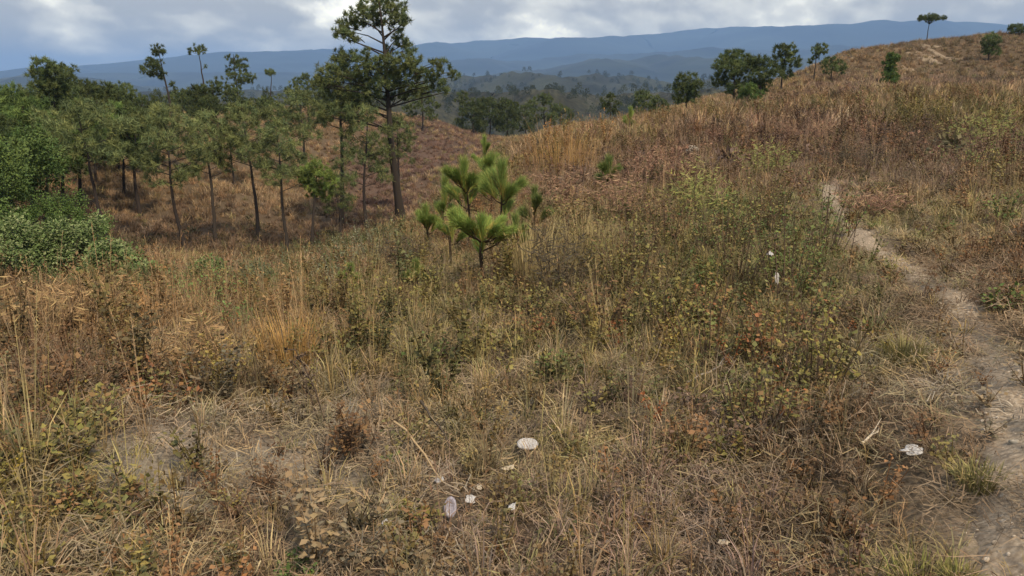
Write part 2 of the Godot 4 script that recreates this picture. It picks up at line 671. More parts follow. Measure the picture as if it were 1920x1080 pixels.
var PUFFS := []
var THIN := []
var LEAFY := []
var FEATHER := []

# ---------------------------------------------------------------- trees
const TONE := [Color(.080, .108, .042), Color(.112, .140, .058), Color(.095, .150, .045), Color(.16, .225, .060)]

func pad(s: Shape, centre: Vector3, r: Vector3, clump: float, full: float, tone: Color, puffs: Array) -> void:
	var n := int(maxf(3.0, full * 6.0 * pow(r.x * r.y * r.z, 0.6667) / (clump * clump)))
	for i in n:
		var d := Vector3(rnd(-1, 1), rnd(-1, 1), rnd(-1, 1))
		while d.length() > 1.0:
			d = Vector3(rnd(-1, 1), rnd(-1, 1), rnd(-1, 1))
		var p := centre + d * r
		var b := Basis(Vector3(rnd(-1, 1), rnd(-1, 1), rnd(-1, 1)).normalized(), rnd(0, 0.9)).rotated(Vector3.UP, rnd(0, TAU)).scaled(Vector3.ONE * clump * rnd(.75, 1.25))
		var k := rnd(.72, 1.35)
		var warm := rnd(-.08, .14)
		s.stamp(Transform3D(b, p), puffs[rng.randi() % puffs.size()], Color(tone.r * k * (1 + warm * 2), tone.g * k * (1 + warm), tone.b * k))

func limb(s: Shape, a: Vector3, b: Vector3, r: float, sag: float, col: Color) -> void:
	var m := a.lerp(b, 0.5) + Vector3(rnd(-.1, .1), sag, rnd(-.1, .1)) * a.distance_to(b)
	s.tube([a, m, b], [r, r * 0.7, r * 0.3], 4, col)

func trunk_at(pts: Array, t: float) -> Vector3:
	var f := clampf(t, 0, 1) * (pts.size() - 1)
	var i := mini(int(f), pts.size() - 2)
	return pts[i].lerp(pts[i + 1], f - i)

func build_tree(row: Array, n: int) -> void:
	rng.seed = 1000 + n * 17
	var kind: String = row[0]
	var H: float = row[3]
	var R: float = row[5]
	var base_share: float = row[6]
	var full: float = row[7]
	var tone: Color = TONE[row[8]] * rnd(.72, 1.15)
	var is_pine := kind != "broad" and kind != "column"
	var category := "tree" if kind == "broad" or kind == "column" else "pine"
	var names := {"broad": "leafy_tree", "column": "columnar_tree"}
	var o := thing(names.get(kind, "pine_tree"), row[9], category, on_ground(row[1], row[2], 0.05), "pines on the hills" if is_pine else "")
	if kind == "great":
		tone = Color(.098, .125, .05)
	var wood := Shape.new()
	var green := Shape.new()
	var bark := Color(.085, .072, .064) * rnd(.8, 1.25)
	var pts := []
	var radii := []
	var r0 := 0.0165 * H + 0.018
	if kind == "great":
		r0 = 0.27
	if kind == "umbrella":
		r0 = 0.09
	var sway := rnd(-1, 1) * 0.028 * H
	if row[8] == 1:
		r0 *= 0.8
	var segs := 9
	for i in segs + 1:
		var t := float(i) / segs
		pts.append(Vector3(row[4] * pow(t, 1.2) + sway * sin(t * 5.0), H * 0.97 * t, rnd(-.01, .01) * H))
		radii.append(r0 * (1.0 - 0.86 * t) * (1.35 if i == 0 else 1.0))
	wood.tube(pts, radii, 7, bark)
	var clump := clampf(0.17 + 0.022 * H, 0.2, 0.42)
	var puffs := PUFFS if is_pine else LEAFY
	if row[8] == 1:
		puffs = THIN
	if not row[10].is_empty():
		var big := kind == "great"
		for p in row[10]:
			var c := Vector3(p[0], p[1], p[4])
			var up := clampf((p[1] - (0.6 if big else 0.1)) / (H * 0.97), 0.2, 0.99)
			limb(wood, trunk_at(pts, up - 0.03), c - Vector3(0, p[3] * 0.4, 0), 0.05 if big else r0 * .2, 0.03, bark)
			if big:
				for q in 3:
					limb(wood, trunk_at(pts, up).lerp(c, 0.6), c + Vector3(rnd(-.8, .8) * p[2], rnd(-.3, .5) * p[3], rnd(-.8, .8) * p[2]), 0.022, 0.02, bark)
			pad(green, c, Vector3(p[2], p[3], p[2] * 0.85) * (0.92 if big else 1.0), 0.30 if big else clampf(p[3] * .7, .14, .3), 1.2 if big else full, tone * rnd(.85, 1.2), puffs)
	elif kind == "umbrella":
		for i in 11:
			var a := i * 2.4
			var d := R * sqrt((i + 0.5) / 11.0) * 0.95
			var c := Vector3(row[4] + cos(a) * d, H * (0.93 - 0.10 * d / R) + rnd(-.1, .1), sin(a) * d)
			limb(wood, trunk_at(pts, 0.72), c, 0.03, -0.02, bark)
			pad(green, c, Vector3(0.55, 0.36, 0.55), 0.26, 1.1, tone, puffs)
	elif kind == "column":
		for i in 16:
			var t := (i + 0.5) / 16.0
			var c := trunk_at(pts, 0.08 + 0.92 * t) + Vector3(rnd(-.3, .3), 0, rnd(-.3, .3)) * R
			pad(green, c, Vector3(R * 0.9, H * 0.08, R * 0.9) * (1.0 + 0.12 * sin(t * 9.0)) * (1.15 - 0.45 * t), 0.17, 1.3, tone, PUFFS)
	else:
		var ch := 1.0 - base_share
		var tufts := 7 + int(11.0 * minf(1.6, ch * H / (2.0 * R)))
		if kind == "broad":
			tufts = 22
		for i in tufts:
			var s := (i + rnd(.1, .9)) / tufts
			var prof := sqrt(maxf(0.05, 1.0 - pow(absf(s - 0.42) / 0.62, 2.2)))
			if kind == "round" or kind == "broad":
				prof = sqrt(maxf(0.05, 1.0 - pow(2.0 * s - 1.0, 2.0)))
			var a := i * 2.39996 + rnd(-.5, .5)
			var d := R * prof * rnd(.45, .88)
			if s > 0.9:
				d *= 0.35
			var th := base_share + ch * s * 0.95
			var c := trunk_at(pts, th) + Vector3(cos(a) * d, ch * H * 0.03, sin(a) * d)
			limb(wood, trunk_at(pts, th - 0.35 * d / H), c, r0 * 0.22, -0.05, bark)
			var pr := R * rnd(.26, .46) * (0.75 + 0.25 * prof)
			pad(green, c, Vector3(pr, pr * rnd(.5, .72), pr), minf(clump, maxf(0.16, pr * 0.6)), full, tone * rnd(.85, 1.15), puffs)
	part("trunk", wood.mesh(), M.bark, o)
	part("crown", green.mesh(), M.needle if is_pine else M.leaf, o)

# ---------------------------------------------------------------- small plants
func build_sapling(row: Array, n: int) -> void:
	rng.seed = 5000 + n * 13
	var H: float = row[2] * 1.0
	var vivid: float = row[3]
	var o := thing("pine_sapling", row[4], "sapling", on_ground(row[0], row[1], 0.02), "young pines in the scrub")
	var wood := Shape.new()
	var green := Shape.new()
	var shoots := []
	var top := Vector3(rnd(-.05, .05), H * 0.84, rnd(-.05, .05))
	wood.tube([Vector3.ZERO, top * 0.5 + Vector3(rnd(-.03, .03), 0, 0), top], [0.016, 0.012, 0.007], 6, Color(.09, .065, .045))
	shoots.append([top * 0.55, top, 1.0])
	var side := 11 if n == 0 else (6 if n < 5 else 4)
	for i in side:
		var a := i * 2.4 + n * 1.3 + rnd(-.3, .3)
		var t := rnd(0.38, 0.78)
		var from := top * t
		var reach := H * rnd(.18, .34) * (1.25 if n == 0 else 1.0)
		if n > 0:
			reach *= 0.55
		var to := from + Vector3(cos(a) * reach, reach * (rnd(.6, 1.1) if n > 0 else rnd(.3, .9)), sin(a) * reach)
		wood.tube([from, from.lerp(to, .5) - Vector3(0, .02, 0), to], [0.008, 0.006, 0.004], 4, Color(.11, .08, .05))
		shoots.append([from.lerp(to, 0.35), to, rnd(.75, 1.0)])
	for sh in shoots:
		var a: Vector3 = sh[0]
		var b: Vector3 = sh[1]
		var axis := (b - a).normalized()
		var len: float = clampf(H * 0.28, 0.14, 0.25) * sh[2] * rnd(.75, 1.1)
		for i in 800:
			var t := pow(rng.randf(), 0.65)
			var p := a.lerp(b, t)
			var d := Vector3(rnd(-1, 1), rnd(-1, 1), rnd(-1, 1))
			d = (d - axis * d.dot(axis)).normalized()
			var dir := (d * rnd(.08, .62) + axis * rnd(.6, 1.0) + Vector3(0, .5, 0)).normalized()
			var l: float = len * rnd(.7, 1.1)
			var mid := p + dir * l * 0.55
			var tip := p + dir * l + Vector3(0, -l * rnd(.02, .28), 0)
			var s := dir.cross(Vector3(rnd(-1, 1), rnd(-1, 1), rnd(-1, 1))).normalized() * 0.0015
			var k := rnd(.65, 1.35)
			var w := rnd(.85, 1.45)
			if t < .35 and rng.randf() < .3:
				w = 2.2
			var col := Color(lerpf(.10, .18, vivid) * k * w, lerpf(.13, .28, vivid) * k, .07 * k)
			green.tri(p - s, p + s, mid + s, col)
			green.tri(p - s, mid + s, mid - s, col)
			green.tri(mid - s, mid + s, tip, col)
	part("stem", wood.mesh(), M.bark, o)
	part("needles", green.mesh(), M.needle, o)

const LEAVES := {
	"olive": [Color(.15, .145, .05), Color(.20, .17, .06), Color(.11, .115, .045), Color(.17, .11, .05)],
	"yellow": [Color(.215, .19, .055), Color(.165, .16, .05), Color(.18, .13, .055), Color(.12, .11, .045)],
	"rust": [Color(.19, .085, .042), Color(.15, .12, .05), Color(.125, .13, .05), Color(.20, .115, .05)],
	"green": [Color(.085, .13, .04), Color(.13, .16, .05), Color(.16, .13, .05)],
	"lime": [Color(.25, .27, .085), Color(.19, .23, .075), Color(.29, .27, .11)],
	"dark": [Color(.07, .06, .045), Color(.09, .075, .05)],
	"grey": [Color(.15, .17, .10), Color(.19, .195, .13), Color(.11, .13, .075)],
	"bright": [Color(.10, .165, .05), Color(.14, .19, .065)],
	"brown": [Color(.15, .085, .045), Color(.11, .07, .04), Color(.19, .12, .06)],
	"orange": [Color(.33, .225, .12), Color(.25, .165, .085), Color(.35, .26, .13), Color(.18, .115, .06)],
	"leaf": [Color(.075, .125, .032), Color(.055, .095, .025), Color(.10, .155, .045)],
	"sage": [Color(.125, .175, .065), Color(.09, .135, .045), Color(.19, .225, .105)],
	"pinkish": [Color(.27, .165, .115), Color(.21, .125, .09), Color(.31, .22, .14)],
	"golden": [Color(.42, .27, .10), Color(.36, .22, .09)],
	"straw": [Color(.38, .31, .16), Color(.33, .27, .13)],
}

func build_shrub(row: Array, n: int) -> void:
	rng.seed = 7000 + n * 29
	var H: float = row[2]
	var W: float = row[3]
	var cols: Array = LEAVES[row[4]]
	var feathery: bool = row[4] in ["orange", "lime", "dark", "pinkish"]
	var o := thing("shrub" if not feathery else "bracken" if row[4] == "orange" else "shrub", row[5], "shrub" if row[4] != "orange" else "bracken", on_ground(row[0], row[1], 0.02), "scrub plants on the slope")
	var wood := Shape.new()
	var green := Shape.new()
	var stems := 12 + int(W * 16.0)
	var tw := Color(.12, .085, .06)
	for i in stems:
		var a := rnd(0, TAU)
		var d := sqrt(rng.randf()) * W * 0.5
		var root := Vector3(cos(a) * d * 0.35, -0.01, sin(a) * d * 0.35)
		var tip := Vector3(cos(a) * d, H * rnd(.55, 1.05) * (1.0 - 0.35 * d / (W * 0.5)), sin(a) * d)
		var mid := root.lerp(tip, 0.5) + Vector3(rnd(-.03, .03), H * 0.06, rnd(-.03, .03))
		wood.tube([root, mid, tip], [0.004, 0.003, 0.0015], 3, tw * rnd(.7, 1.4))
		var leafs := 26 if not feathery else 26
		for q in leafs:
			var t := rnd(.28, 1.0)
			var p: Vector3 = mid.lerp(tip, t * 2 - 1) if t > .5 else root.lerp(mid, t * 2)
			var dir := Vector3(rnd(-1, 1), rnd(-.35, .8), rnd(-1, 1)).normalized()
			var l := rnd(.010, .036)
			var wd := l * rnd(.28, .42)
			if feathery:
				l = rnd(.05, .12)
				wd = 0.0045
			var s := dir.cross(Vector3(rnd(-.6, .6), 1, rnd(-.6, .6))).normalized() * wd
			var off := dir * rnd(0, .03)
			var col: Color = cols[rng.randi() % cols.size()] * rnd(.7, 1.3)
			var m := p + off + dir * l * .5 - Vector3(0, l * .08, 0)
			green.tri(p + off, m + s, p + off + dir * l, col)
			green.tri(p + off, p + off + dir * l, m - s, col)
	part("stems", wood.mesh(), M.twig, o)
	part("foliage", green.mesh(), M.leaf, o)

func build_bush(row: Array, n: int) -> void:
	rng.seed = 9000 + n * 31
	var H: float = row[2]
	var W: float = row[3]
	var cols: Array = LEAVES[row[4]]
	var o := thing("green_bush", row[5], "bush", on_ground(row[0], row[1], 0.05), "green bushes at the gully lip")
	var wood := Shape.new()
	var green := Shape.new()
	for i in 40:
		var a := i * 2.4
		var e := (i + 0.5) / 40.0
		var c := Vector3(cos(a) * W * 0.5 * sqrt(e), H * (0.78 - 0.5 * e + rnd(-.3, .3)), sin(a) * W * 0.5 * sqrt(e))
		limb(wood, Vector3(rnd(-.1, .1) * W, 0, rnd(-.1, .1) * W), c, 0.012, 0.0, Color(.09, .075, .055))
		var r := W * rnd(.03, .11)
		var lots := int(9 * W)
		for k in lots:
			var d := Vector3(rnd(-1, 1), rnd(-1, 1), rnd(-1, 1))
			while d.length() > 1.0:
				d = Vector3(rnd(-1, 1), rnd(-1, 1), rnd(-1, 1))
			var b := Basis(Vector3.UP, rnd(0, TAU)).scaled(Vector3.ONE * rnd(.12, .24))
			green.stamp(Transform3D(b, c + d * r), LEAFY[rng.randi() % LEAFY.size()].slice(0, 90), cols[rng.randi() % cols.size()] * rnd(.6, 1.35))
	part("stems", wood.mesh(), M.twig, o)
	part("foliage", green.mesh(), M.leaf, o)

func blade(s: Shape, root: Vector3, a: float, lean: float, len: float, wd: float, col: Color) -> void:
	var out := Vector3(cos(a), 0, sin(a))
	var side := Vector3(-sin(a), 0, cos(a)).rotated(Vector3.UP, rnd(-.9, .9)) * wd
	var mid := root + Vector3(0, len * 0.55 * cos(lean * 0.6), 0) + out * len * 0.55 * sin(lean * 0.6)
	var tip := mid + Vector3(0, len * 0.45 * cos(lean * 1.5), 0) + out * len * 0.45 * sin(lean * 1.5)
	s.tri(root - side, root + side, mid + side * 0.8, col)
	s.tri(root - side, mid + side * 0.8, mid - side * 0.8, col)
	s.tri(mid - side * 0.8, mid + side * 0.8, tip, col)

func tuft_mesh(n: int, len: float, spread: float, lean: float, wd: float, heads := 0) -> ArrayMesh:
	var s := Shape.new()
	for i in n:
		var k := rnd(.6, 1.3)
		var w := rnd(-.1, .1)
		var a := rnd(0, TAU)
		var d := rng.randf() * spread
		blade(s, Vector3(cos(a) * d, -0.01, sin(a) * d), a + rnd(-.9, .9), rnd(.05, lean), len * rnd(.35, 1.1), wd * rnd(.6, 1.3), Color(k * (1 + w), k, k * (1 - w)))
	for i in heads:
		var a := rnd(0, TAU)
		var h := len * rnd(1.1, 1.7)
		var tip := Vector3(cos(a) * h * rnd(.05, .3), h, sin(a) * h * rnd(.05, .3))
		var sd := Vector3(-sin(a), 0, cos(a)) * wd * 0.4
		var k := rnd(.8, 1.2)
		s.quad(-sd, sd, tip + sd, tip - sd, Color(k, k, k))
		for q in 7:
			var p := tip * rnd(.78, 1.0)
			var d := Vector3(rnd(-1, 1), rnd(-.2, 1), rnd(-1, 1)).normalized() * rnd(.015, .035)
			s.tri(p - sd * 2.0, p + sd * 2.0, p + d, Color(k * .9, k * .8, k * .7))
	return s.mesh()

func thatch_mesh(n: int, size: float, wd: float) -> ArrayMesh:
	var s := Shape.new()
	for i in n:
		var p := Vector3(rnd(-1, 1) * size, rnd(.0, .05), rnd(-1, 1) * size)
		var a := rnd(0, TAU)
		var d := Vector3(cos(a), rnd(-.08, .22), sin(a))
		var l := rnd(.04, .13)
		var sd := Vector3(-sin(a), rnd(-.8, .8), cos(a)).normalized() * wd * rnd(.5, 1.2)
		var bend := Vector3(rnd(-.04, .04), rnd(-.02, .03), rnd(-.04, .04))
		var k := rnd(.55, 1.35)
		var w := rnd(-.08, .08)
		var col := Color(k * (1 + w), k, k * (1 - w))
		var m := p + d * l * .5 + bend
		s.tri(p - sd, p + sd, m + sd, col)
		s.tri(p - sd, m + sd, m - sd, col)
		s.tri(m - sd, m + sd, p + d * l, col)
	return s.mesh()

func weed_mesh(stems: int, h: float, leaf: float, per: int) -> ArrayMesh:
	var s := Shape.new()
	for i in stems:
		var a := rnd(0, TAU)
		var tip := Vector3(cos(a) * h * rnd(.1, .6), h * rnd(.5, 1.1), sin(a) * h * rnd(.1, .6))
		var sd := Vector3(-sin(a), 0, cos(a)) * 0.0022
		var sd2 := Vector3(cos(a), 0, sin(a)) * 0.0022
		s.quad(-sd, sd, tip + sd * .4, tip - sd * .4, Color(.75, .65, .55))
		s.quad(-sd2, sd2, tip + sd2 * .4, tip - sd2 * .4, Color(.75, .65, .55))
		for q in per:
			var p := tip * rnd(.2, 1.0) + Vector3(rnd(-.02, .02), 0, rnd(-.02, .02))
			var dir := Vector3(rnd(-1, 1), rnd(-.5, .7), rnd(-1, 1)).normalized()
			var l := leaf * rnd(.6, 1.3)
			var w := dir.cross(Vector3(rnd(-.7, .7), 1, rnd(-.7, .7))).normalized() * l * rnd(.2, .42)
			var m := p + dir * l * .5 + Vector3(0, l * rnd(-.15, .15), 0)
			var k := rnd(.55, 1.45)
			var t := rnd(-.15, .15)
			var col := Color(k * (1 + t), k, k * (1 - t))
			s.tri(p, m + w, p + dir * l, col)
			s.tri(p, p + dir * l, m - w, col)
	return s.mesh()

func twig_mesh(n: int, h: float) -> ArrayMesh:
	var s := Shape.new()
	for i in n:
		var a := rnd(0, TAU)
		var p := Vector3(rnd(-.05, .05), 0, rnd(-.05, .05))
		var tip := p + Vector3(cos(a) * h * rnd(.2, .8), h * rnd(.4, 1.0), sin(a) * h * rnd(.2, .8))
		var k := rnd(.6, 1.3)
		s.tube([p, p.lerp(tip, .5) + Vector3(rnd(-.03, .03), .02, rnd(-.03, .03)), tip], [.0019, .0015, .0007], 3, Color(k, k, k))
		for q in 3:
			var f := p.lerp(tip, rnd(.3, .9))
			var e := f + Vector3(rnd(-1, 1), rnd(0, 1), rnd(-1, 1)) * h * 0.25
			s.tube([f, e], [.001, .0006], 3, Color(k, k, k))
	return s.mesh()

func scrub_mesh(n: int, size: float) -> ArrayMesh:
	# a whole low bush, for the slopes where single leaves are too far to see
	var s := Shape.new()
	for i in n:
		var p := Vector3(rnd(-1, 1), rnd(0, 1), rnd(-1, 1))
		while p.length() > 1.0:
			p = Vector3(rnd(-1, 1), rnd(0, 1), rnd(-1, 1))
		p *= Vector3(size, size * .9, size)
		var dir := Vector3(rnd(-1, 1), rnd(-.2, 1), rnd(-1, 1)).normalized()
		var l := size * rnd(.18, .4)
		var w := dir.cross(Vector3(rnd(-.7, .7), 1, rnd(-.7, .7))).normalized() * l * rnd(.15, .3)
		var k := rnd(.5, 1.5)
		s.tri(p, p + dir * l * .5 + w, p + dir * l, Color(k, k, k))
		s.tri(p, p + dir * l, p + dir * l * .5 - w, Color(k, k, k))
	return s.mesh()

# ---------------------------------------------------------------- ground cover
var cover := {}
var clumps := FastNoiseLite.new()

func lay(kind: String, x: float, z: float, size: float, tint: Color, tall := 1.0) -> void:
	var b := Basis(Vector3.UP, rnd(0, TAU)).scaled(Vector3(size, size * tall, size))
	b = b.rotated(Vector3(rnd(-1, 1), 0, rnd(-1, 1)).normalized(), rnd(0, .16))
	cover[kind][0].append(Transform3D(b, Vector3(x, ground_y(x, z), z)))
	cover[kind][1].append(tint)

func tinted(list: Array) -> Color:
	var c: Color = list[rng.randi() % list.size()]
	var k := rnd(.6, 1.5)
	var w := rnd(-.08, .08)
	return Color(c.r * k * (1.02 + w), c.g * k * .985, c.b * k * (.98 - w))

func scatter(r0: float, r1: float, per_m2: float, what: Callable) -> void:
	var half := deg_to_rad(46.0)
	var count := int((r1 * r1 - r0 * r0) * half * per_m2)
	for i in count:
		var r := sqrt(lerpf(r0 * r0, r1 * r1, rng.randf()))
		var a := rnd(-half, half)
		var x := sin(a) * r
		var z := -cos(a) * r
		var away := 9.0 if r > 14.0 or a < 0.1 else off_path(x, z)
		if away < 0.05 and rng.randf() > (0.0 if away < -0.06 else 0.5):
			continue
		var open := clumps.get_noise_2d(x, z) * 0.5 + 0.5 + 0.35 * clumps.get_noise_2d(x * 0.3 + 40, z * 0.3)
		if rng.randf() > clampf((open - 0.17) * 2.8, 0.14 if away > 1.3 else 0.6, 1.0):
			continue
		var hidden := false
		if r < 9.0:
			for q in LITTER:
				var lx: float = x - q[0] * 0.985
				var lz: float = z - q[1] * 0.985
				var keep: float = 0.045 + 0.55 * maxf(q[2], q[3])
				if lx * lx + lz * lz < keep * keep:
					hidden = true
					break
		if hidden:
			continue
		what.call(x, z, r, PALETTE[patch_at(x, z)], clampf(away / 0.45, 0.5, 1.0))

func build_cover() -> void:
	rng.seed = 77
	clumps.seed = 19
	clumps.frequency = 1.5
	clumps.fractal_octaves = 3
	var kinds := {
		"thatch_a": [thatch_mesh(95, .14, .0017), "matted_dry_grass", "matted grey brown dead grass lying over the slope", "dry grass"],
		"thatch_b": [thatch_mesh(95, .14, .0015), "matted_dry_grass", "fine tangled tan dead grass lying over the slope", "dry grass"],
		"tuft_a": [tuft_mesh(36, .14, .05, 1.3, .0021), "short_dry_grass", "short dry grass tufts covering the slope", "dry grass"],
		"tuft_b": [tuft_mesh(28, .19, .05, 1.1, .0021, 2), "short_dry_grass", "short seeding dry grass tufts covering the slope", "dry grass"],
		"tuft_c": [tuft_mesh(42, .11, .07, 1.5, .0019), "short_dry_grass", "low spreading dry grass tufts covering the slope", "dry grass"],
		"tall_a": [tuft_mesh(26, .34, .05, .8, .0022, 5), "tall_dry_grass", "taller seeding straw grass standing through the scrub", "dry grass"],
		"tall_b": [tuft_mesh(18, .42, .04, .6, .0022, 6), "tall_dry_grass", "thin tall grass stems standing through the scrub", "dry grass"],
		"weed_a": [weed_mesh(5, .16, .021, 13), "leafy_weeds", "small dry leafy weeds growing through the grass", "weeds"],
		"weed_b": [weed_mesh(4, .22, .018, 18), "leafy_weeds", "upright small leaved weeds growing through the grass", "weeds"],
		"weed_c": [weed_mesh(8, .09, .019, 9), "leafy_weeds", "creeping small leaved weeds low in the grass", "weeds"],
		"weed_d": [weed_mesh(9, .42, .030, 26), "leafy_weeds", "knee high leafy scrub growing along the ridge", "weeds"],
		"weed_e": [weed_mesh(12, .34, .026, 20), "leafy_weeds", "twiggy small leaved scrub growing along the ridge", "weeds"],
		"twig_a": [twig_mesh(6, .22), "dead_twigs", "bare dead twigs sticking out of the grass", "twigs"],
		"scrub_a": [scrub_mesh(120, .35), "low_scrub", "low leafy scrub covering the farther slopes", "scrub"],
		"scrub_b": [scrub_mesh(90, .30), "low_scrub", "ragged low scrub covering the farther slopes", "scrub"],
		"far_a": [tuft_mesh(44, .5, .22, 1.0, .012), "hillside_grass", "dry grass clumps covering the farther hillsides", "dry grass"],
		"far_b": [tuft_mesh(44, .36, .26, 1.3, .012), "hillside_grass", "low dry grass clumps covering the farther hillsides", "dry grass"],
	}
	for k in kinds:
		cover[k] = [[], []]
	var thatch := func(x, z, r, p, near):
		if rng.randf() < p[5] * lerpf(.6, 1, near):
			var c: Color = tinted(p[1])
			var dead := c.lerp(Color(.30, .235, .165), .4)
			lay(["thatch_a", "thatch_b"][rng.randi() % 2], x, z, rnd(.8, 1.3), dead * .88)
	var tufts := func(x, z, r, p, near):
		if rng.randf() < p[5]:
			lay(["tuft_a", "tuft_b", "tuft_c"][rng.randi() % 3], x, z, rnd(.5, 1.4) * (1.0 + clampf((r - 7) / 20.0, 0, .8)), tinted(p[1]), p[4] * near)
	var weeds := func(x, z, r, p, near):
		if rng.randf() < p[3] * near:
			lay(["weed_a", "weed_b", "weed_c"][rng.randi() % 3], x, z, rnd(.7, 1.35) * (1.0 + clampf((r - 7) / 20.0, 0, .8)), tinted(p[2]), p[4])
	var bushy := func(x, z, r, p, near):
		if near > .99 and rng.randf() < p[3] * 1.3 and (r > 14.0 or x < 0.5 or off_path(x, z) > 0.9):
			lay(["weed_d", "weed_e"][rng.randi() % 2], x, z, rnd(.6, 1.3) * (1.0 + clampf((r - 10) / 30.0, 0, .6)), tinted(p[2]), p[4])
	var tall := func(x, z, r, p, near):
		if rng.randf() < p[5] * (p[4] - .45) and (r > 14.0 or x < 0.5 or off_path(x, z) > 0.9):
			lay(["tall_a", "tall_b"][rng.randi() % 2], x, z, rnd(.6, 1.1) * p[4], tinted(p[1]))
	var twigs := func(x, z, r, p, near):
		if near > .6:
			lay("twig_a", x, z, rnd(.6, 1.5), Color(.22, .175, .13) * rnd(.6, 1.6))
	var scrub := func(x, z, r, p, near):
		if rng.randf() < p[3] * 1.1:
			lay(["scrub_a", "scrub_b"][rng.randi() % 2], x, z, rnd(.45, 1.25), tinted(p[2]), rnd(.7, 1.2) * p[4])
	var far := func(x, z, r, p, near):
		if rng.randf() < p[5]:
			lay(["far_a", "far_b"][rng.randi() % 2], x, z, rnd(.6, 1.4), tinted(p[1]), p[4])
	scatter(1.5, 7.0, 70.0, thatch)
	scatter(7.0, 15.0, 24.0, thatch)
	scatter(1.5, 7.0, 150.0, tufts)
	scatter(7.0, 16.0, 80.0, tufts)
	scatter(16.0, 40.0, 16.0, tufts)
	scatter(1.5, 7.0, 130.0, weeds)
	scatter(7.0, 16.0, 75.0, weeds)
	scatter(16.0, 36.0, 16.0, weeds)
	scatter(1.8, 7.0, 6.0, tall)
	scatter(7.0, 16.0, 7.0, tall)
	scatter(16.0, 40.0, 5.0, tall)
	scatter(1.9, 3.6, 2.0, bushy)
	scatter(3.6, 7.0, 4.0, bushy)
	scatter(7.0, 18.0, 6.0, bushy)
	scatter(18.0, 42.0, 4.0, bushy)
	scatter(1.5, 7.0, 7.0, twigs)
	scatter(7.0, 14.0, 4.0, twigs)
	scatter(14.0, 34.0, 1.2, scrub)
	scatter(30.0, 130.0, 1.3, scrub)
	scatter(22.0, 60.0, 6.0, far)
	scatter(60.0, 135.0, 3.2, far)
	for k in kinds:
		stuff(kinds[k][1], kinds[k][0], M.grass if not k.begins_with("weed") and not k.begins_with("scrub") else M.leaf, cover[k][0], cover[k][1], kinds[k][2], kinds[k][3])

func build_woods(hill: ArrayMesh, hill2: ArrayMesh) -> void:
	# the valley woods, too far to tell the trees apart
	rng.seed = 31
	var s := Shape.new()
	for i in 11:
		var e := (i + .5) / 11.0
		var c := Vector3(cos(i * 2.4) * .34 * sqrt(1.0 - e), .35 + .62 * e, sin(i * 2.4) * .34 * sqrt(1.0 - e))
		for q in 7:
			s.stamp(Transform3D(Basis(Vector3.UP, rnd(0, TAU)).scaled(Vector3.ONE * .11), c + Vector3(rnd(-.14, .14), rnd(-.07, .07), rnd(-.14, .14))), PUFFS[q % PUFFS.size()].slice(0, 60), Color(1, 1, 1) * rnd(.7, 1.3))
	s.tri(Vector3(-.015, 0, 0), Vector3(.015, 0, 0), Vector3(0, .9, 0), Color(.9, .8, .9))
	s.tri(Vector3(0, 0, -.015), Vector3(0, 0, .015), Vector3(0, .9, 0), Color(.9, .8, .9))
	var where := []
	var tints := []
	for i in 2600:
		var a := deg_to_rad(rnd(-42, 26))
		var r := sqrt(lerpf(150.0 * 150.0, 520.0 * 520.0, pow(rng.randf(), 1.3)))
		var x := sin(a) * r
		var z := -cos(a) * r
		if relief.get_noise_2d(x * .5, z * .5) < -0.12 or (a > 0.02 and r < 260.0):
			continue
		var h := rnd(5, 9)
		where.append(Transform3D(Basis(Vector3.UP, rnd(0, TAU)).scaled(Vector3(h * .6, h, h * .6)), on_ground(x, z, h * 0.1)))
		tints.append(Color(.045, .058, .026) * rnd(.7, 1.35))
	for pair in [[hill, 2600, 7.0], [hill2, 3000, 11.0]]:
		var v: PackedVector3Array = pair[0].surface_get_arrays(0)[Mesh.ARRAY_VERTEX]
		for i in pair[1]:
			var p := v[rng.randi() % v.size()] + Vector3(rnd(-9, 9), 0, rnd(-9, 9))
			if p.y < -45.0:
				continue
			var h: float = pair[2] * rnd(.6, 1.3)
			where.append(Transform3D(Basis(Vector3.UP, rnd(0, TAU)).scaled(Vector3(h * .9, h, h * .9)), p - Vector3(0, h * .25, 0)))
			tints.append(Color(.05, .062, .03) * rnd(.7, 1.35))
	stuff("valley_woods", s.mesh(), M.needle, where, tints, "distant pine woods filling the valley beyond the ridge", "woods")

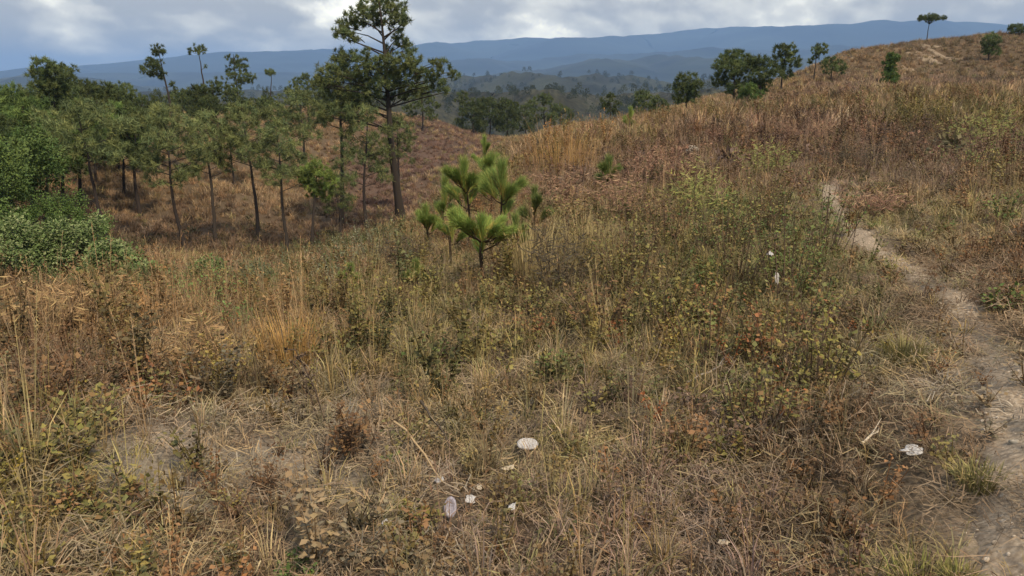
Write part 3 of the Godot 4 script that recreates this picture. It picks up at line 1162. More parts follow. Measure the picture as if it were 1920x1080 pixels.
# ---------------------------------------------------------------- small things
func build_litter(row: Array, n: int) -> void:
	rng.seed = 300 + n
	var size := 0.5 if n in [9, 10] else (0.8 if n in [0, 3] else 0.65)
	var w: float = row[2] * size
	var l: float = row[3] * (1.4 if not n in [3, 9, 10] else 1.0) * size
	var o := thing("plastic_scrap", row[5], "litter", on_ground(row[0], row[1]) + Vector3(0, 0.07, 0), "litter in the grass")
	var up := SurfaceTool.new()
	up.begin(Mesh.PRIMITIVE_TRIANGLES)
	var seg := 18
	var rings := 4
	var smooth := n == 0 or n == 3
	var edge := []
	for j in seg:
		edge.append(1.0 + (0.04 if smooth else 0.32) * rnd(-1, 1))
	for side in 2:
		for i in rings + 1:
			for j in seg:
				var a := TAU * j / seg
				var f: float = float(i) / rings * edge[j]
				var x := cos(a) * f * w * 0.5
				var z := sin(a) * f * l * 0.5
				var y := 0.0
				if smooth:
					y = 0.010 * (1.0 if i == rings - 1 else 0.0) + 0.006 * f * f
				else:
					y = 0.11 * w * (sin(f * 2.2 + a * 2.0) * 0.35 + f * f * 0.5 * sin(a + n))
				up.add_vertex(Vector3(x, y - side * 0.0025, z))
	for side in 2:
		var b := side * (rings + 1) * seg
		for i in rings:
			for j in seg:
				var j2 := (j + 1) % seg
				var q := [b + i * seg + j, b + (i + 1) * seg + j, b + i * seg + j2, b + i * seg + j2, b + (i + 1) * seg + j, b + (i + 1) * seg + j2]
				if side == 0:
					q.reverse()
				for k in q:
					up.add_index(k)
	for j in seg:
		var a := rings * seg + j
		var a2 := rings * seg + (j + 1) % seg
		var b := a + (rings + 1) * seg
		var b2 := a2 + (rings + 1) * seg
		for k in [a, a2, b, a2, b2, b]:
			up.add_index(k)
	up.generate_normals()
	var tone: Material = [M.plastic, M.cream, M.plastic, M.lilac, M.plastic, M.cream, M.plastic, M.plastic, M.plastic, M.plastic, M.plastic, M.cream, M.cream, M.cream][n]
	var s := part("sheet", up.commit(), tone, o)
	s.rotation = Vector3(0.25 if n != 3 else 1.0, 0.0, row[4] * 0.4)
	if n == 10:
		s.rotation = Vector3(1.2, 0.2, 0.2)
		o.position.y += 0.14
	if n == 9:
		o.position.y += 0.12

func build_stone(row: Array, n: int) -> void:
	rng.seed = 90 + n
	var nz := FastNoiseLite.new()
	nz.seed = n + 3
	nz.frequency = 1.2
	var b := SphereMesh.new()
	b.radial_segments = 18
	b.rings = 10
	var st := SurfaceTool.new()
	st.create_from(b, 0)
	var arr := st.commit_to_arrays()
	var v: PackedVector3Array = arr[Mesh.ARRAY_VERTEX]
	for i in v.size():
		var p := v[i] * 2.0
		var q := p / maxf(maxf(absf(p.x), absf(p.y)), absf(p.z)) * 0.75
		p = p.lerp(q, 0.35) * (1.0 + 0.55 * nz.get_noise_3dv(p * 1.3))
		v[i] = Vector3(p.x * row[2] * .5, p.y * row[3] * .5, p.z * row[2] * .4)
	arr[Mesh.ARRAY_VERTEX] = v
	arr[Mesh.ARRAY_NORMAL] = null
	arr[Mesh.ARRAY_TANGENT] = null
	var m := ArrayMesh.new()
	m.add_surface_from_arrays(Mesh.PRIMITIVE_TRIANGLES, arr)
	var s2 := SurfaceTool.new()
	s2.create_from(m, 0)
	s2.generate_normals()
	var o := setting("stone", s2.commit(), M.stone, row[4], "stone")
	o.remove_meta("kind")
	o.position = on_ground(row[0], row[1]) + Vector3(0, row[3] * (.2 if n else .5) + (.0 if n else .12), 0)
	o.set_meta("group", "pale stones")

func build_stick(row: Array, n: int) -> void:
	rng.seed = 60 + n
	var a := on_ground(row[0], row[1]) + Vector3(0, .10, 0)
	var b := on_ground(row[2], row[3]) + Vector3(0, .07, 0)
	var s := Shape.new()
	var pts := []
	var rad := []
	for i in 6:
		var t := i / 5.0
		pts.append((b - a) * t + Vector3(rnd(-.008, .008), rnd(-.006, .012), rnd(-.008, .008)))
		rad.append(row[4] * .5 * (1.0 - .5 * t))
	var tone: Color = [Color(.36, .27, .16), Color(.50, .44, .35), Color(.07, .055, .045), Color(.30, .27, .25)][n]
	s.tube(pts, rad, 6, tone)
	if n != 0:
		var f: Vector3 = pts[3]
		s.tube([f, f + Vector3(.05, .05, -.04)], [row[4] * .3, .001], 5, tone)
	var o := part("dry_stick", s.mesh(), M.twig, self)
	o.name = numbered("dry_stick")
	o.position = a
	o.set_meta("label", row[5])
	o.set_meta("category", "stick")
	o.set_meta("group", "fallen sticks")

func build_stalk(row: Array, n: int) -> void:
	rng.seed = 160 + n
	var h: float = row[2]
	var o := thing("dead_stalk", row[3], "plant", on_ground(row[0], row[1], .02), "dead seed stalks")
	var s := Shape.new()
	var dry := Color(.075, .058, .045)
	var bend := Vector3(-.28, 1, .05) if n < 2 else Vector3(.05, 1, 0)
	var pts := [Vector3.ZERO, bend * Vector3(.35, .5, .4) * h, bend * h]
	s.tube(pts, [.004, .0035, .002] if n < 2 else [.003, .003, .002], 5, dry)
	for i in 7:
		var heads := Shape.new()
		var t := 1.0 - i * .09
		var p: Vector3 = pts[1].lerp(pts[2], t * 2 - 1) if t > .5 else pts[0].lerp(pts[1], t * 2)
		var e := p + Vector3(rnd(-.05, .05), rnd(.0, .04), rnd(-.05, .05))
		s.tube([p, e], [.003, .002], 4, dry)
		for q in 12:
			var d := Vector3(rnd(-1, 1), rnd(-1, 1), rnd(-1, 1)).normalized()
			var sd := d.cross(Vector3.UP).normalized() * .006
			heads.tri(e - sd, e + sd, e + d * rnd(.014, .026), Color(.09, .065, .045) * rnd(.6, 1.4))
		if n < 2:
			part("seed_head", heads.mesh(), M.leaf, o)
	part("stem", s.mesh(), M.twig, o)

func build_tussock(row: Array, n: int) -> void:
	rng.seed = 400 + n
	var cols := {"green": [Color(.18, .19, .06), Color(.25, .235, .08), Color(.32, .26, .13)], "yellow": [Color(.26, .26, .07), Color(.21, .22, .06)], "olive": [Color(.20, .19, .08), Color(.26, .22, .10)]}
	var list: Array = cols.get(row[4], LEAVES.get(row[4], []))
	var s := Shape.new()
	var tallish: bool = row[4] in ["golden", "straw"]
	for i in 300:
		var a := rnd(0, TAU)
		var d: float = sqrt(rng.randf()) * row[3] * (.28 if not tallish else .40)
		blade(s, Vector3(cos(a) * d, -.01, sin(a) * d), a + rnd(-.6, .6), rnd(.05, 1.0 if not tallish else .5), row[2] * rnd(.5, 1.15), .0024, list[rng.randi() % list.size()] * rnd(.7, 1.3))
	var o := part("grass_tussock", s.mesh(), M.grass, self)
	o.name = numbered("grass_tussock")
	o.position = on_ground(row[0], row[1])
	o.set_meta("label", row[5])
	o.set_meta("category", "grass tussock")
	o.set_meta("group", "grass tussocks")

# ---------------------------------------------------------------- sky
const SKY_GAIN := 3.0

func build_sky() -> ImageTexture:
	var nz := FastNoiseLite.new()
	nz.seed = 8
	nz.frequency = 1.0
	nz.fractal_octaves = 5
	nz.noise_type = FastNoiseLite.TYPE_SIMPLEX_SMOOTH
	nz.domain_warp_enabled = true
	nz.domain_warp_amplitude = 0.35
	nz.domain_warp_frequency = 1.2
	var n2 := FastNoiseLite.new()
	n2.seed = 3
	n2.frequency = 1.0
	n2.fractal_octaves = 4
	var W := 4096
	var H := 2048
	var im := cloud_band(nz, n2, 512, 256, 0, 256)
	im.resize(W, H, Image.INTERPOLATE_CUBIC)
	var low := cloud_band(nz, n2, W, H, H / 2 - 150, H / 2)
	im.blit_rect(low, Rect2i(0, 0, W, 150), Vector2i(0, H / 2 - 150))
	return ImageTexture.create_from_image(im)

func cloud_band(nz: FastNoiseLite, n2: FastNoiseLite, W: int, H: int, row0: int, row1: int) -> Image:
	var data := PackedByteArray()
	data.resize(W * (row1 - row0) * 3)
	var at := 0
	for y in range(row0, row1):
		var e := maxf((0.5 - (y + 0.5) / H) * PI, 0.0)
		var sy := sin(e)
		var k := cos(e) / (sy + 0.42)
		for x in W:
			var a := ((x + 0.5) / W - 0.5) * TAU
			var px := sin(a) * k
			var pz := -cos(a) * k
			var big := nz.get_noise_2d(px * 1.7 + 9.4, pz * 1.7)
			var mid := n2.get_noise_2d(px * 3.0 + pz * 0.9, pz * 3.0 + 7.0)
			var fine := n2.get_noise_2d(px * 9.0 + 40.0 + pz * 2.5, pz * 9.0)
			var t := clampf(0.50 + big * 1.6 + mid * 0.8 + fine * 0.38 + 0.15 * sy + 0.32 * exp(-e / 0.045), 0, 1)
			t = t * t * (3.0 - 2.0 * t)
			var hot := maxf(0.0, big * 1.2 + mid * .6 + fine * 0.3 - 0.22) * 1.6
			# light from low clouds comes through kilometres of haze, which takes the blue out of it
			var low := exp(-e / 0.13)
			var c := Color(lerpf(.46, .90, t) + hot, lerpf(.48, .92, t) + hot, lerpf(.53, .94, t) + hot * .95)
			c = Color(c.r * lerpf(1.0, 1.55, low), c.g * lerpf(1.0, 1.36, low), c.b * lerpf(1.0, .90, low)) / SKY_GAIN
			c = c.linear_to_srgb()
			data[at] = int(clampf(c.r * 255.0, 0, 255))
			data[at + 1] = int(clampf(c.g * 255.0, 0, 255))
			data[at + 2] = int(clampf(c.b * 255.0, 0, 255))
			at += 3
	return Image.create_from_data(W, row1 - row0, false, Image.FORMAT_RGB8, data)
# kind, x, z, height, lean x, crown radius, crown base (share of height), fullness, tone, label
const TREES := [
	["great", -6.67, -44.50, 12.84, -0.86, 3.95, 0.45, 1.00, 0, "tallest pine, thick dark trunk and layered crown above the gully", [[-1.03, 12.28, 1.22, 0.54, -0.84], [-0.03, 12.13, 1.02, 0.60, -1.27], [-1.97, 11.77, 0.96, 0.60, -0.33], [-2.80, 11.19, 0.83, 0.54, -1.10], [-1.36, 11.55, 1.09, 0.50, -1.39], [0.15, 11.37, 0.83, 0.54, -0.31], [-2.69, 10.69, 0.64, 0.40, 1.34], [-2.19, 10.50, 0.51, 0.34, 0.96], [0.83, 11.52, 0.38, 0.30, 0.85], [0.40, 10.37, 0.70, 0.40, -0.89], [0.86, 9.95, 0.51, 0.47, 0.12], [-0.00, 10.60, 0.45, 0.30, -0.71], [-0.50, 9.85, 0.38, 0.34, -1.05], [-3.12, 9.61, 0.83, 0.47, -1.26], [-2.49, 9.06, 1.15, 0.67, -0.91], [-1.46, 9.36, 0.83, 0.57, 1.37], [-0.00, 9.16, 1.09, 0.67, 1.05], [1.14, 9.28, 0.83, 0.54, 0.98], [-3.39, 8.49, 0.90, 0.74, 0.96], [-2.40, 8.05, 1.15, 0.74, -0.98], [-1.21, 8.63, 0.96, 0.74, -0.61], [0.72, 8.49, 1.15, 0.67, 0.41], [-0.49, 8.19, 0.90, 0.60, 0.74], [1.78, 8.64, 0.58, 0.44, 1.13], [2.64, 8.99, 0.77, 0.47, 1.22], [3.23, 8.58, 0.48, 0.40, -1.32], [2.37, 8.19, 0.70, 0.50, 0.34], [2.82, 7.69, 0.45, 0.34, 0.55], [-3.03, 7.17, 1.22, 0.74, 0.02], [-3.74, 7.47, 0.83, 0.67, -1.03], [-2.17, 7.02, 0.83, 0.60, -0.08], [0.84, 7.69, 0.90, 0.50, -1.31], [-3.51, 6.44, 0.83, 0.60, 1.39], [-2.49, 6.43, 0.70, 0.47, 1.17], [-1.40, 7.61, 0.77, 0.60, 0.15], [-0.07, 7.45, 0.70, 0.47, -0.64], [-4.12, 8.05, 0.45, 0.40, 1.31]]],
	["pine", -10.58, -45.79, 10.41, 0.60, 1.67, 0.60, 0.80, 1, "dark pine tucked behind the left side of the tallest pine", []],
	["pine", -15.44, -34.72, 6.72, -0.51, 1.77, 0.51, 1.15, 1, "slender pine whose leaning trunk ends lowest at the gully floor", []],
	["pine", -15.35, -38.02, 6.87, 0.17, 1.53, 0.56, 1.15, 1, "thin pine with airy crown between two leaning gully pines", []],
	["pine", -13.35, -38.76, 7.13, -0.17, 1.68, 0.59, 1.15, 1, "thin pine with sparse olive crown midway along the gully slope", []],
	["pine", -11.25, -36.82, 6.68, -0.12, 1.73, 0.55, 1.15, 1, "dark trunked pine just left of the small bright round pine", []],
	["round", -10.05, -36.65, 4.88, 0.64, 1.49, 0.50, 1.00, 3, "small bright green round headed pine in the gully", [[0.62, 4.57, 0.65, 0.28, 0.07], [0.14, 4.33, 0.54, 0.31, 0.36], [1.02, 4.25, 0.59, 0.31, 0.33], [0.51, 4.00, 0.86, 0.34, 0.01], [-0.04, 3.71, 0.43, 0.31, -0.08], [1.18, 3.72, 0.49, 0.31, 0.09], [0.62, 3.48, 0.76, 0.31, -0.07], [0.21, 3.18, 0.43, 0.26, -0.32], [0.90, 3.15, 0.43, 0.26, -0.18]]],
	["pine", -21.94, -43.81, 6.20, 0.32, 2.01, 0.49, 1.00, 0, "short dark pine on the terrace above the gully shadow", []],
	["pine", -18.77, -34.18, 6.82, -0.62, 2.18, 0.66, 1.15, 1, "leaning pine beside the bright green bush, long bare trunk", []],
	["pine", -8.43, -43.18, 7.40, 0.14, 1.97, 0.43, 1.15, 1, "pale olive pine close against the tallest pine trunk", []],
	["pine", -9.55, -40.90, 3.95, -0.04, 0.94, 0.43, 1.15, 1, "very thin little pine between the round pine and the tallest one", []],
	["pine", -19.42, -52.52, 4.20, -0.02, 1.67, 0.42, 1.15, 1, "small pine upslope with a faint short trunk", []],
	["pine", -15.83, -57.87, 7.09, 0.00, 2.35, 0.47, 1.15, 1, "mid slope pine with a rounded hazy crown", []],
	["pine", -7.94, -51.39, 7.01, 0.38, 1.36, 0.52, 1.15, 1, "light foliaged pine half hidden behind the tallest trunk", []],
	["pine", -29.99, -49.64, 7.90, 0.80, 2.49, 0.46, 1.15, 0, "broad dark pine rising highest over the left wood", [[0.75, 7.51, 0.91, 0.48, 0.70], [0.35, 7.18, 0.74, 0.52, -1.03], [1.12, 7.18, 0.74, 0.52, -1.02], [0.66, 6.78, 1.32, 0.56, 0.28], [-0.07, 6.59, 0.66, 0.43, -0.49], [1.42, 6.65, 0.58, 0.43, 0.08], [0.48, 6.12, 1.49, 0.61, -0.06], [1.23, 5.92, 0.91, 0.52, -0.35], [-0.31, 5.80, 0.91, 0.61, 1.12], [0.37, 5.26, 1.40, 0.69, -0.69], [-0.66, 5.01, 0.91, 0.61, -0.20], [1.34, 5.11, 0.83, 0.61, -0.67]]],
	["pine", -29.05, -43.13, 6.66, 0.79, 2.91, 0.40, 1.10, 2, "wide green pine at the left edge of the wood", []],
	["pine", -32.10, -57.67, 6.21, 0.78, 2.22, 0.44, 1.00, 0, "dark pine right of the highest pine in the left wood", []],
	["pine", -31.85, -62.34, 4.96, 0.41, 2.88, 0.24, 1.10, 0, "dense dark pine standing behind the terrace pine", []],
	["pine", -31.56, -71.33, 7.72, -0.43, 2.27, 0.47, 1.00, 0, "tall skyline pine with two dark tufts over a bare trunk", [[-0.31, 7.35, 0.83, 0.47, 0.27], [-0.75, 6.97, 0.55, 0.35, -0.45], [-1.32, 6.05, 0.78, 0.58, -0.29], [-0.63, 5.82, 0.89, 0.70, 0.50], [-1.14, 5.12, 0.78, 0.58, -0.36], [-0.47, 5.03, 0.55, 0.52, 0.12], [-1.70, 5.49, 0.50, 0.52, 0.82], [0.10, 4.27, 0.33, 0.47, -0.81], [0.22, 3.80, 0.28, 0.29, -0.89]]],
	["pine", -31.59, -79.99, 7.56, -0.32, 1.41, 0.68, 1.00, 0, "spindly skyline pine with one small tuft and bent bare trunk", [[-0.26, 7.26, 0.67, 0.45, -0.26], [-0.76, 6.89, 0.55, 0.39, 0.25], [-0.02, 6.85, 0.49, 0.32, 0.11], [0.13, 5.44, 0.24, 0.26, -0.25]]],
	["pine", -28.20, -79.13, 7.25, 0.24, 2.70, 0.32, 0.90, 0, "spreading skyline pine with open branches beside the spindly one", [[-0.19, 6.62, 0.72, 0.56, -0.44], [0.39, 6.22, 0.90, 0.63, -0.84], [0.69, 5.70, 0.84, 0.50, -0.11], [-0.77, 5.49, 0.48, 0.75, -1.19], [1.59, 4.87, 0.96, 0.56, 0.51], [0.04, 4.97, 0.60, 0.50, 1.03], [1.96, 4.55, 0.60, 0.38, 1.18], [0.77, 4.45, 0.84, 0.50, 0.61], [-1.05, 4.45, 0.48, 0.50, 1.19]]],
	["pine", -27.34, -87.84, 5.82, 0.12, 0.89, 0.79, 1.00, 0, "tiny pole pine with one round tuft on the skyline", [[0.09, 5.36, 0.65, 0.48, -0.26], [-0.25, 5.24, 0.39, 0.34, -0.12], [0.40, 5.19, 0.46, 0.34, 0.26]]],
	["pine", -22.50, -85.08, 5.64, 0.16, 2.30, 0.29, 0.90, 0, "skyline pine left of the dark pine pair", []],
	["pine", -26.77, -68.99, 4.61, 0.30, 2.90, 0.36, 0.90, 0, "low dark pine beneath the open skyline pine", []],
	["pine", -39.51, -62.57, 4.47, 0.61, 3.32, 0.21, 1.10, 2, "green pine filling the left wood under the highest pine", []],
	["pine", -35.19, -48.60, 6.26, 0.92, 3.36, 0.21, 1.10, 0, "dark pine cut by the left edge of the picture", []],
	["pine", -25.13, -43.23, 5.89, 0.69, 2.05, 0.55, 0.90, 2, "yellow green pine in the middle of the left wood", []],
	["pine", -35.36, -82.76, 3.00, 0.06, 2.35, 0.17, 0.90, 0, "small dim pine behind the tall two tufted pine", []],
	["pine", -25.38, -54.37, 4.99, 0.39, 1.79, 0.37, 1.15, 1, "pale pine behind the leaning gully floor pine", []],
	["pine", -21.30, -66.68, 4.69, 0.16, 2.22, 0.38, 0.60, 0, "dusky small pine high on the slope under the pole pine", []],
	["broad", -19.64, -30.17, 5.56, 0.62, 1.48, 0.56, 0.90, 2, "leafy green tree at the left above the bright bush", []],
	["broad", -18.98, -26.99, 4.64, 0.52, 1.36, 0.48, 0.90, 2, "leafy tree at the far left edge above the bushes", []],
	["pine", -26.42, -37.66, 6.08, 0.86, 2.23, 0.55, 1.00, 0, "dim pine low at the left edge behind the leafy tree", []],
	["pine", -23.37, -37.28, 6.31, 0.78, 1.97, 0.61, 0.90, 2, "mid green pine between the leafy tree and the leaning pine", []],
	["pine", -37.32, -70.76, 4.16, 0.47, 2.39, 0.31, 1.00, 0, "little dark pine in the gap behind the left wood", []],
	["pine", -36.82, -76.61, 2.85, 0.13, 2.38, 0.22, 0.90, 0, "small dark pine left of the two tufted skyline pine", []],
	["pine", -46.14, -71.39, 3.68, 0.50, 2.86, 0.32, 1.00, 0, "far dark pine on the left skyline under the clouds", []],
	["pine", -30.03, -90.13, 2.07, 0.06, 2.13, 0.12, 0.90, 0, "tiny dark pine on the ridge between the skyline pines", []],
	["pine", -36.25, -62.21, 5.44, 0.58, 2.69, 0.35, 1.10, 0, "dark pine just right of the highest pine in the left wood", []],
	["pine", -35.68, -53.13, 4.62, 0.53, 3.11, 0.30, 1.10, 0, "shadowy pine filling the left edge of the wood", []],
	["pine", -27.69, -53.23, 4.71, 0.23, 2.46, 0.31, 1.00, 2, "green pine left behind the terrace pine", []],
	["pine", -27.11, -42.02, 6.18, 0.63, 2.43, 0.44, 1.00, 2, "green pine crowding behind the leafy tree at the left", []],
	["pine", -24.18, -40.30, 5.80, 0.56, 2.02, 0.50, 0.90, 0, "dark pine beside the long bare trunk of the leaning pine", []],
	["pine", -27.12, -48.99, 5.52, 0.74, 2.20, 0.38, 0.90, 1, "olive pine closing the gap left of the terrace pine", []],
	["pine", -24.44, -47.03, 4.98, 0.55, 1.78, 0.45, 0.80, 2, "low green pine at the foot of the terrace pine", []],
	["pine", -11.05, -94.36, 5.83, 0.06, 2.20, 0.30, 0.90, 0, "dark pine showing under the right bough of the tallest pine", []],
	["pine", -7.55, -117.76, 6.23, -0.05, 1.06, 0.68, 1.00, 0, "little dark pine poking up right of the tallest pine", []],
	["pine", -5.62, -111.86, 4.81, 0.07, 2.51, 0.08, 1.00, 0, "leftmost dark pine of the grove behind the saplings", []],
	["pine", -3.46, -117.95, 6.07, 0.05, 2.82, 0.24, 1.00, 0, "dark second pine of the grove behind the saplings", []],
	["pine", -0.78, -112.00, 5.76, 0.01, 2.59, 0.22, 1.00, 0, "dark third pine of the grove behind the saplings", []],
	["pine", 2.03, -115.98, 5.33, -0.11, 2.08, 0.22, 0.90, 0, "rightmost shorter pine of the grove behind the saplings", []],
	["pine", 5.24, -124.89, 6.80, -0.25, 2.71, 0.36, 0.90, 0, "hazy pine standing apart right of the grove", []],
	["pine", 8.34, -129.73, 5.11, -0.09, 2.14, 0.33, 0.90, 0, "low hazy pine next to the apart standing one", []],
	["pine", 9.21, -71.41, 3.70, -0.18, 0.97, 0.52, 1.00, 0, "small dark pine where the ridge dips in the middle", []],
	["pine", 13.24, -76.87, 2.78, -0.13, 1.46, 0.17, 1.00, 0, "squat dark pine left of the rounded ridge pine", []],
	["pine", 12.43, -64.82, 2.01, -0.19, 0.99, 0.24, 1.00, 0, "smallest dark pine just below the squat one", []],
	["pine", 13.76, -60.45, 3.26, -0.23, 1.48, 0.13, 1.15, 0, "rounded dark pine left of the big ridge pine clump", [[-0.20, 2.74, 0.88, 0.56, 0.24], [-0.77, 2.34, 0.71, 0.56, -0.08], [0.33, 2.34, 0.71, 0.56, 0.38], [-0.23, 1.94, 1.06, 0.56, 0.10], [-0.60, 1.37, 0.71, 0.46, 0.27], [0.31, 1.37, 0.71, 0.46, -0.18]]],
	["pine", 17.09, -59.60, 4.09, -0.26, 2.13, 0.08, 1.20, 0, "broad dense pine, left half of the big ridge clump", [[-0.23, 3.62, 0.97, 0.46, -0.48], [-0.88, 3.24, 0.88, 0.56, -0.09], [0.39, 3.38, 0.97, 0.56, -0.56], [-1.22, 2.61, 0.62, 0.65, -0.18], [-0.31, 2.69, 1.15, 0.65, 0.71], [0.67, 2.61, 0.97, 0.65, -0.26], [-1.01, 1.90, 0.71, 0.56, -0.76], [-0.02, 1.82, 0.97, 0.65, -0.70], [0.49, 1.11, 0.88, 0.56, -0.51], [-0.66, 1.23, 0.53, 0.46, 0.44]]],
	["pine", 18.34, -57.13, 3.29, -0.44, 1.97, 0.08, 1.10, 0, "broad dark pine, right half of the big ridge clump", [[-0.40, 2.77, 0.77, 0.45, -0.19], [-0.90, 2.39, 0.68, 0.54, -0.29], [0.19, 2.46, 0.77, 0.54, -0.55], [0.59, 1.86, 0.68, 0.63, 0.66], [-0.17, 1.71, 0.94, 0.63, -0.10], [-0.63, 1.11, 0.77, 0.54, -0.40], [0.38, 1.03, 0.68, 0.54, -0.61], [-0.21, 0.42, 0.77, 0.54, -0.61], [-0.91, 0.15, 0.60, 0.54, -0.46]]],
	["pine", 14.80, -47.76, 1.39, -0.20, 0.75, 0.08, 1.00, 2, "low bushy young pine at the foot of the ridge clump", []],
	["pine", 21.64, -62.35, 4.06, 0.07, 1.58, 0.27, 1.00, 0, "upright pine just right of the big ridge clump", [[0.10, 3.70, 0.75, 0.39, 0.21], [-0.37, 3.38, 0.66, 0.49, -0.41], [0.62, 3.29, 0.66, 0.49, -0.54], [0.17, 2.89, 1.03, 0.54, -0.01], [-0.53, 2.65, 0.56, 0.44, -0.30], [0.84, 2.56, 0.52, 0.44, 0.59], [0.04, 2.16, 0.84, 0.44, -0.45], [0.46, 1.67, 0.56, 0.39, 0.03], [-0.21, 1.51, 0.38, 0.35, 0.32]]],
	["pine", 27.42, -70.88, 3.30, 0.11, 1.25, 0.36, 1.00, 0, "slim ridge pine with a small lopsided tuft", [[0.30, 3.07, 0.70, 0.34, -0.08], [-0.17, 2.75, 0.54, 0.34, 0.44], [0.66, 2.69, 0.49, 0.28, -0.02], [0.04, 2.29, 0.59, 0.34, -0.23], [-0.25, 1.83, 0.38, 0.34, -0.08]]],
	["pine", 27.25, -66.64, 2.12, 0.07, 1.67, 0.14, 0.95, 0, "short forked ridge pine nearest the bare hill", [[0.10, 1.77, 0.77, 0.38, -0.61], [-0.45, 1.43, 0.56, 0.38, -0.10], [0.68, 1.42, 0.51, 0.38, -0.33], [0.12, 1.16, 0.92, 0.38, 0.52], [-0.51, 0.82, 0.41, 0.32, 0.44], [0.93, 0.81, 0.41, 0.32, -0.00]]],
	["column", 25.33, -52.18, 2.44, 0.02, 0.56, 0.08, 1.30, 2, "narrow column shaped dark green tree on the ridge slope", []],
	["umbrella", 55.70, -106.29, 4.90, 0.27, 1.70, 0.70, 1.20, 0, "lone umbrella shaped pine on the bare hill top", []],
	["pine", 49.85, -82.04, 2.81, 0.06, 1.43, 0.23, 1.20, 0, "dark bushy tree on the flank of the bare hill", [[0.10, 2.50, 0.61, 0.43, -0.45], [-0.16, 1.98, 0.89, 0.50, -0.23], [0.48, 1.96, 0.75, 0.50, -0.25], [0.15, 1.44, 1.02, 0.57, -0.28], [-0.21, 1.02, 0.55, 0.43, -0.26], [0.45, 0.90, 0.61, 0.43, 0.35]]],
	["pine", 62.36, -97.81, 1.18, -0.10, 1.30, 0.15, 1.20, 0, "tree tuft on the hill skyline at the right edge", []],
]
const PATH := [
	[1.33, -1.71, 0.18],
	[1.46, -1.94, 0.18],
	[1.62, -2.18, 0.18],
	[1.85, -2.55, 0.18],
	[2.11, -2.99, 0.18],
	[2.34, -3.46, 0.19],
	[2.56, -4.00, 0.19],
	[2.77, -4.64, 0.19],
	[2.93, -5.28, 0.19],
	[3.11, -6.04, 0.19],
	[3.27, -6.83, 0.19],
	[3.51, -7.81, 0.20],
	[3.83, -8.89, 0.21],
	[4.23, -9.92, 0.26],
	[4.49, -10.80, 0.29],
]
const SCARS := [
	[48.16, -91.07, 1.91, 2.64],
	[45.13, -87.14, 2.79, 3.77],
	[44.53, -83.82, 2.03, 3.24],
	[48.13, -85.23, 2.09, 2.09],
	[39.66, -77.93, 1.62, 2.61],
	[36.52, -74.15, 1.53, 1.76],
	[47.35, -88.26, 0.71, 5.13],
]
const SAPLINGS := [
	[-0.24, -6.23, 0.64, 1.0, "bright young pine with a fountain of long needles over a bare stem"],
	[-1.07, -9.52, 0.73, 0.9, "yellow green pine sapling just left of the fountain shaped one"],
	[-0.48, -8.20, 1.16, 0.9, "upright single candle pine sapling behind the fountain shaped one"],
	[-0.08, -7.93, 1.04, 0.85, "darker upright pine sapling right of the single candle one"],
	[-0.65, -18.17, 1.56, 0.95, "small bushy pine sapling farthest back in the sapling group"],
	[0.25, -7.92, 0.69, 0.5, "dull green pine sapling at the right of the sapling group"],
	[1.22, -9.65, 0.74, 0.55, "lone slim pine sapling in the golden grass right of centre"],
	[3.57, -22.97, 1.03, 0.9, "small pine sapling alone on the ridge line"],
	[-0.60, -7.28, 0.64, 0.9, "slender upright sapling between the yellow green one and the fountain"],
	[-0.96, -10.30, 0.97, 0.8, "slender sapling back left in the sapling group"],
	[0.04, -6.80, 0.52, 0.7, "slender sapling close right of the fountain shaped one"],
	[-0.27, -9.78, 1.06, 0.85, "tall narrow sapling between the two upright candles"],
	[-1.61, -7.24, 0.32, 0.6, "tiny pine seedling among scrub left of the fountain shaped sapling"],
	[-0.85, -6.44, 0.33, 0.6, "small green seedling low left beneath the fountain shaped sapling"],
]
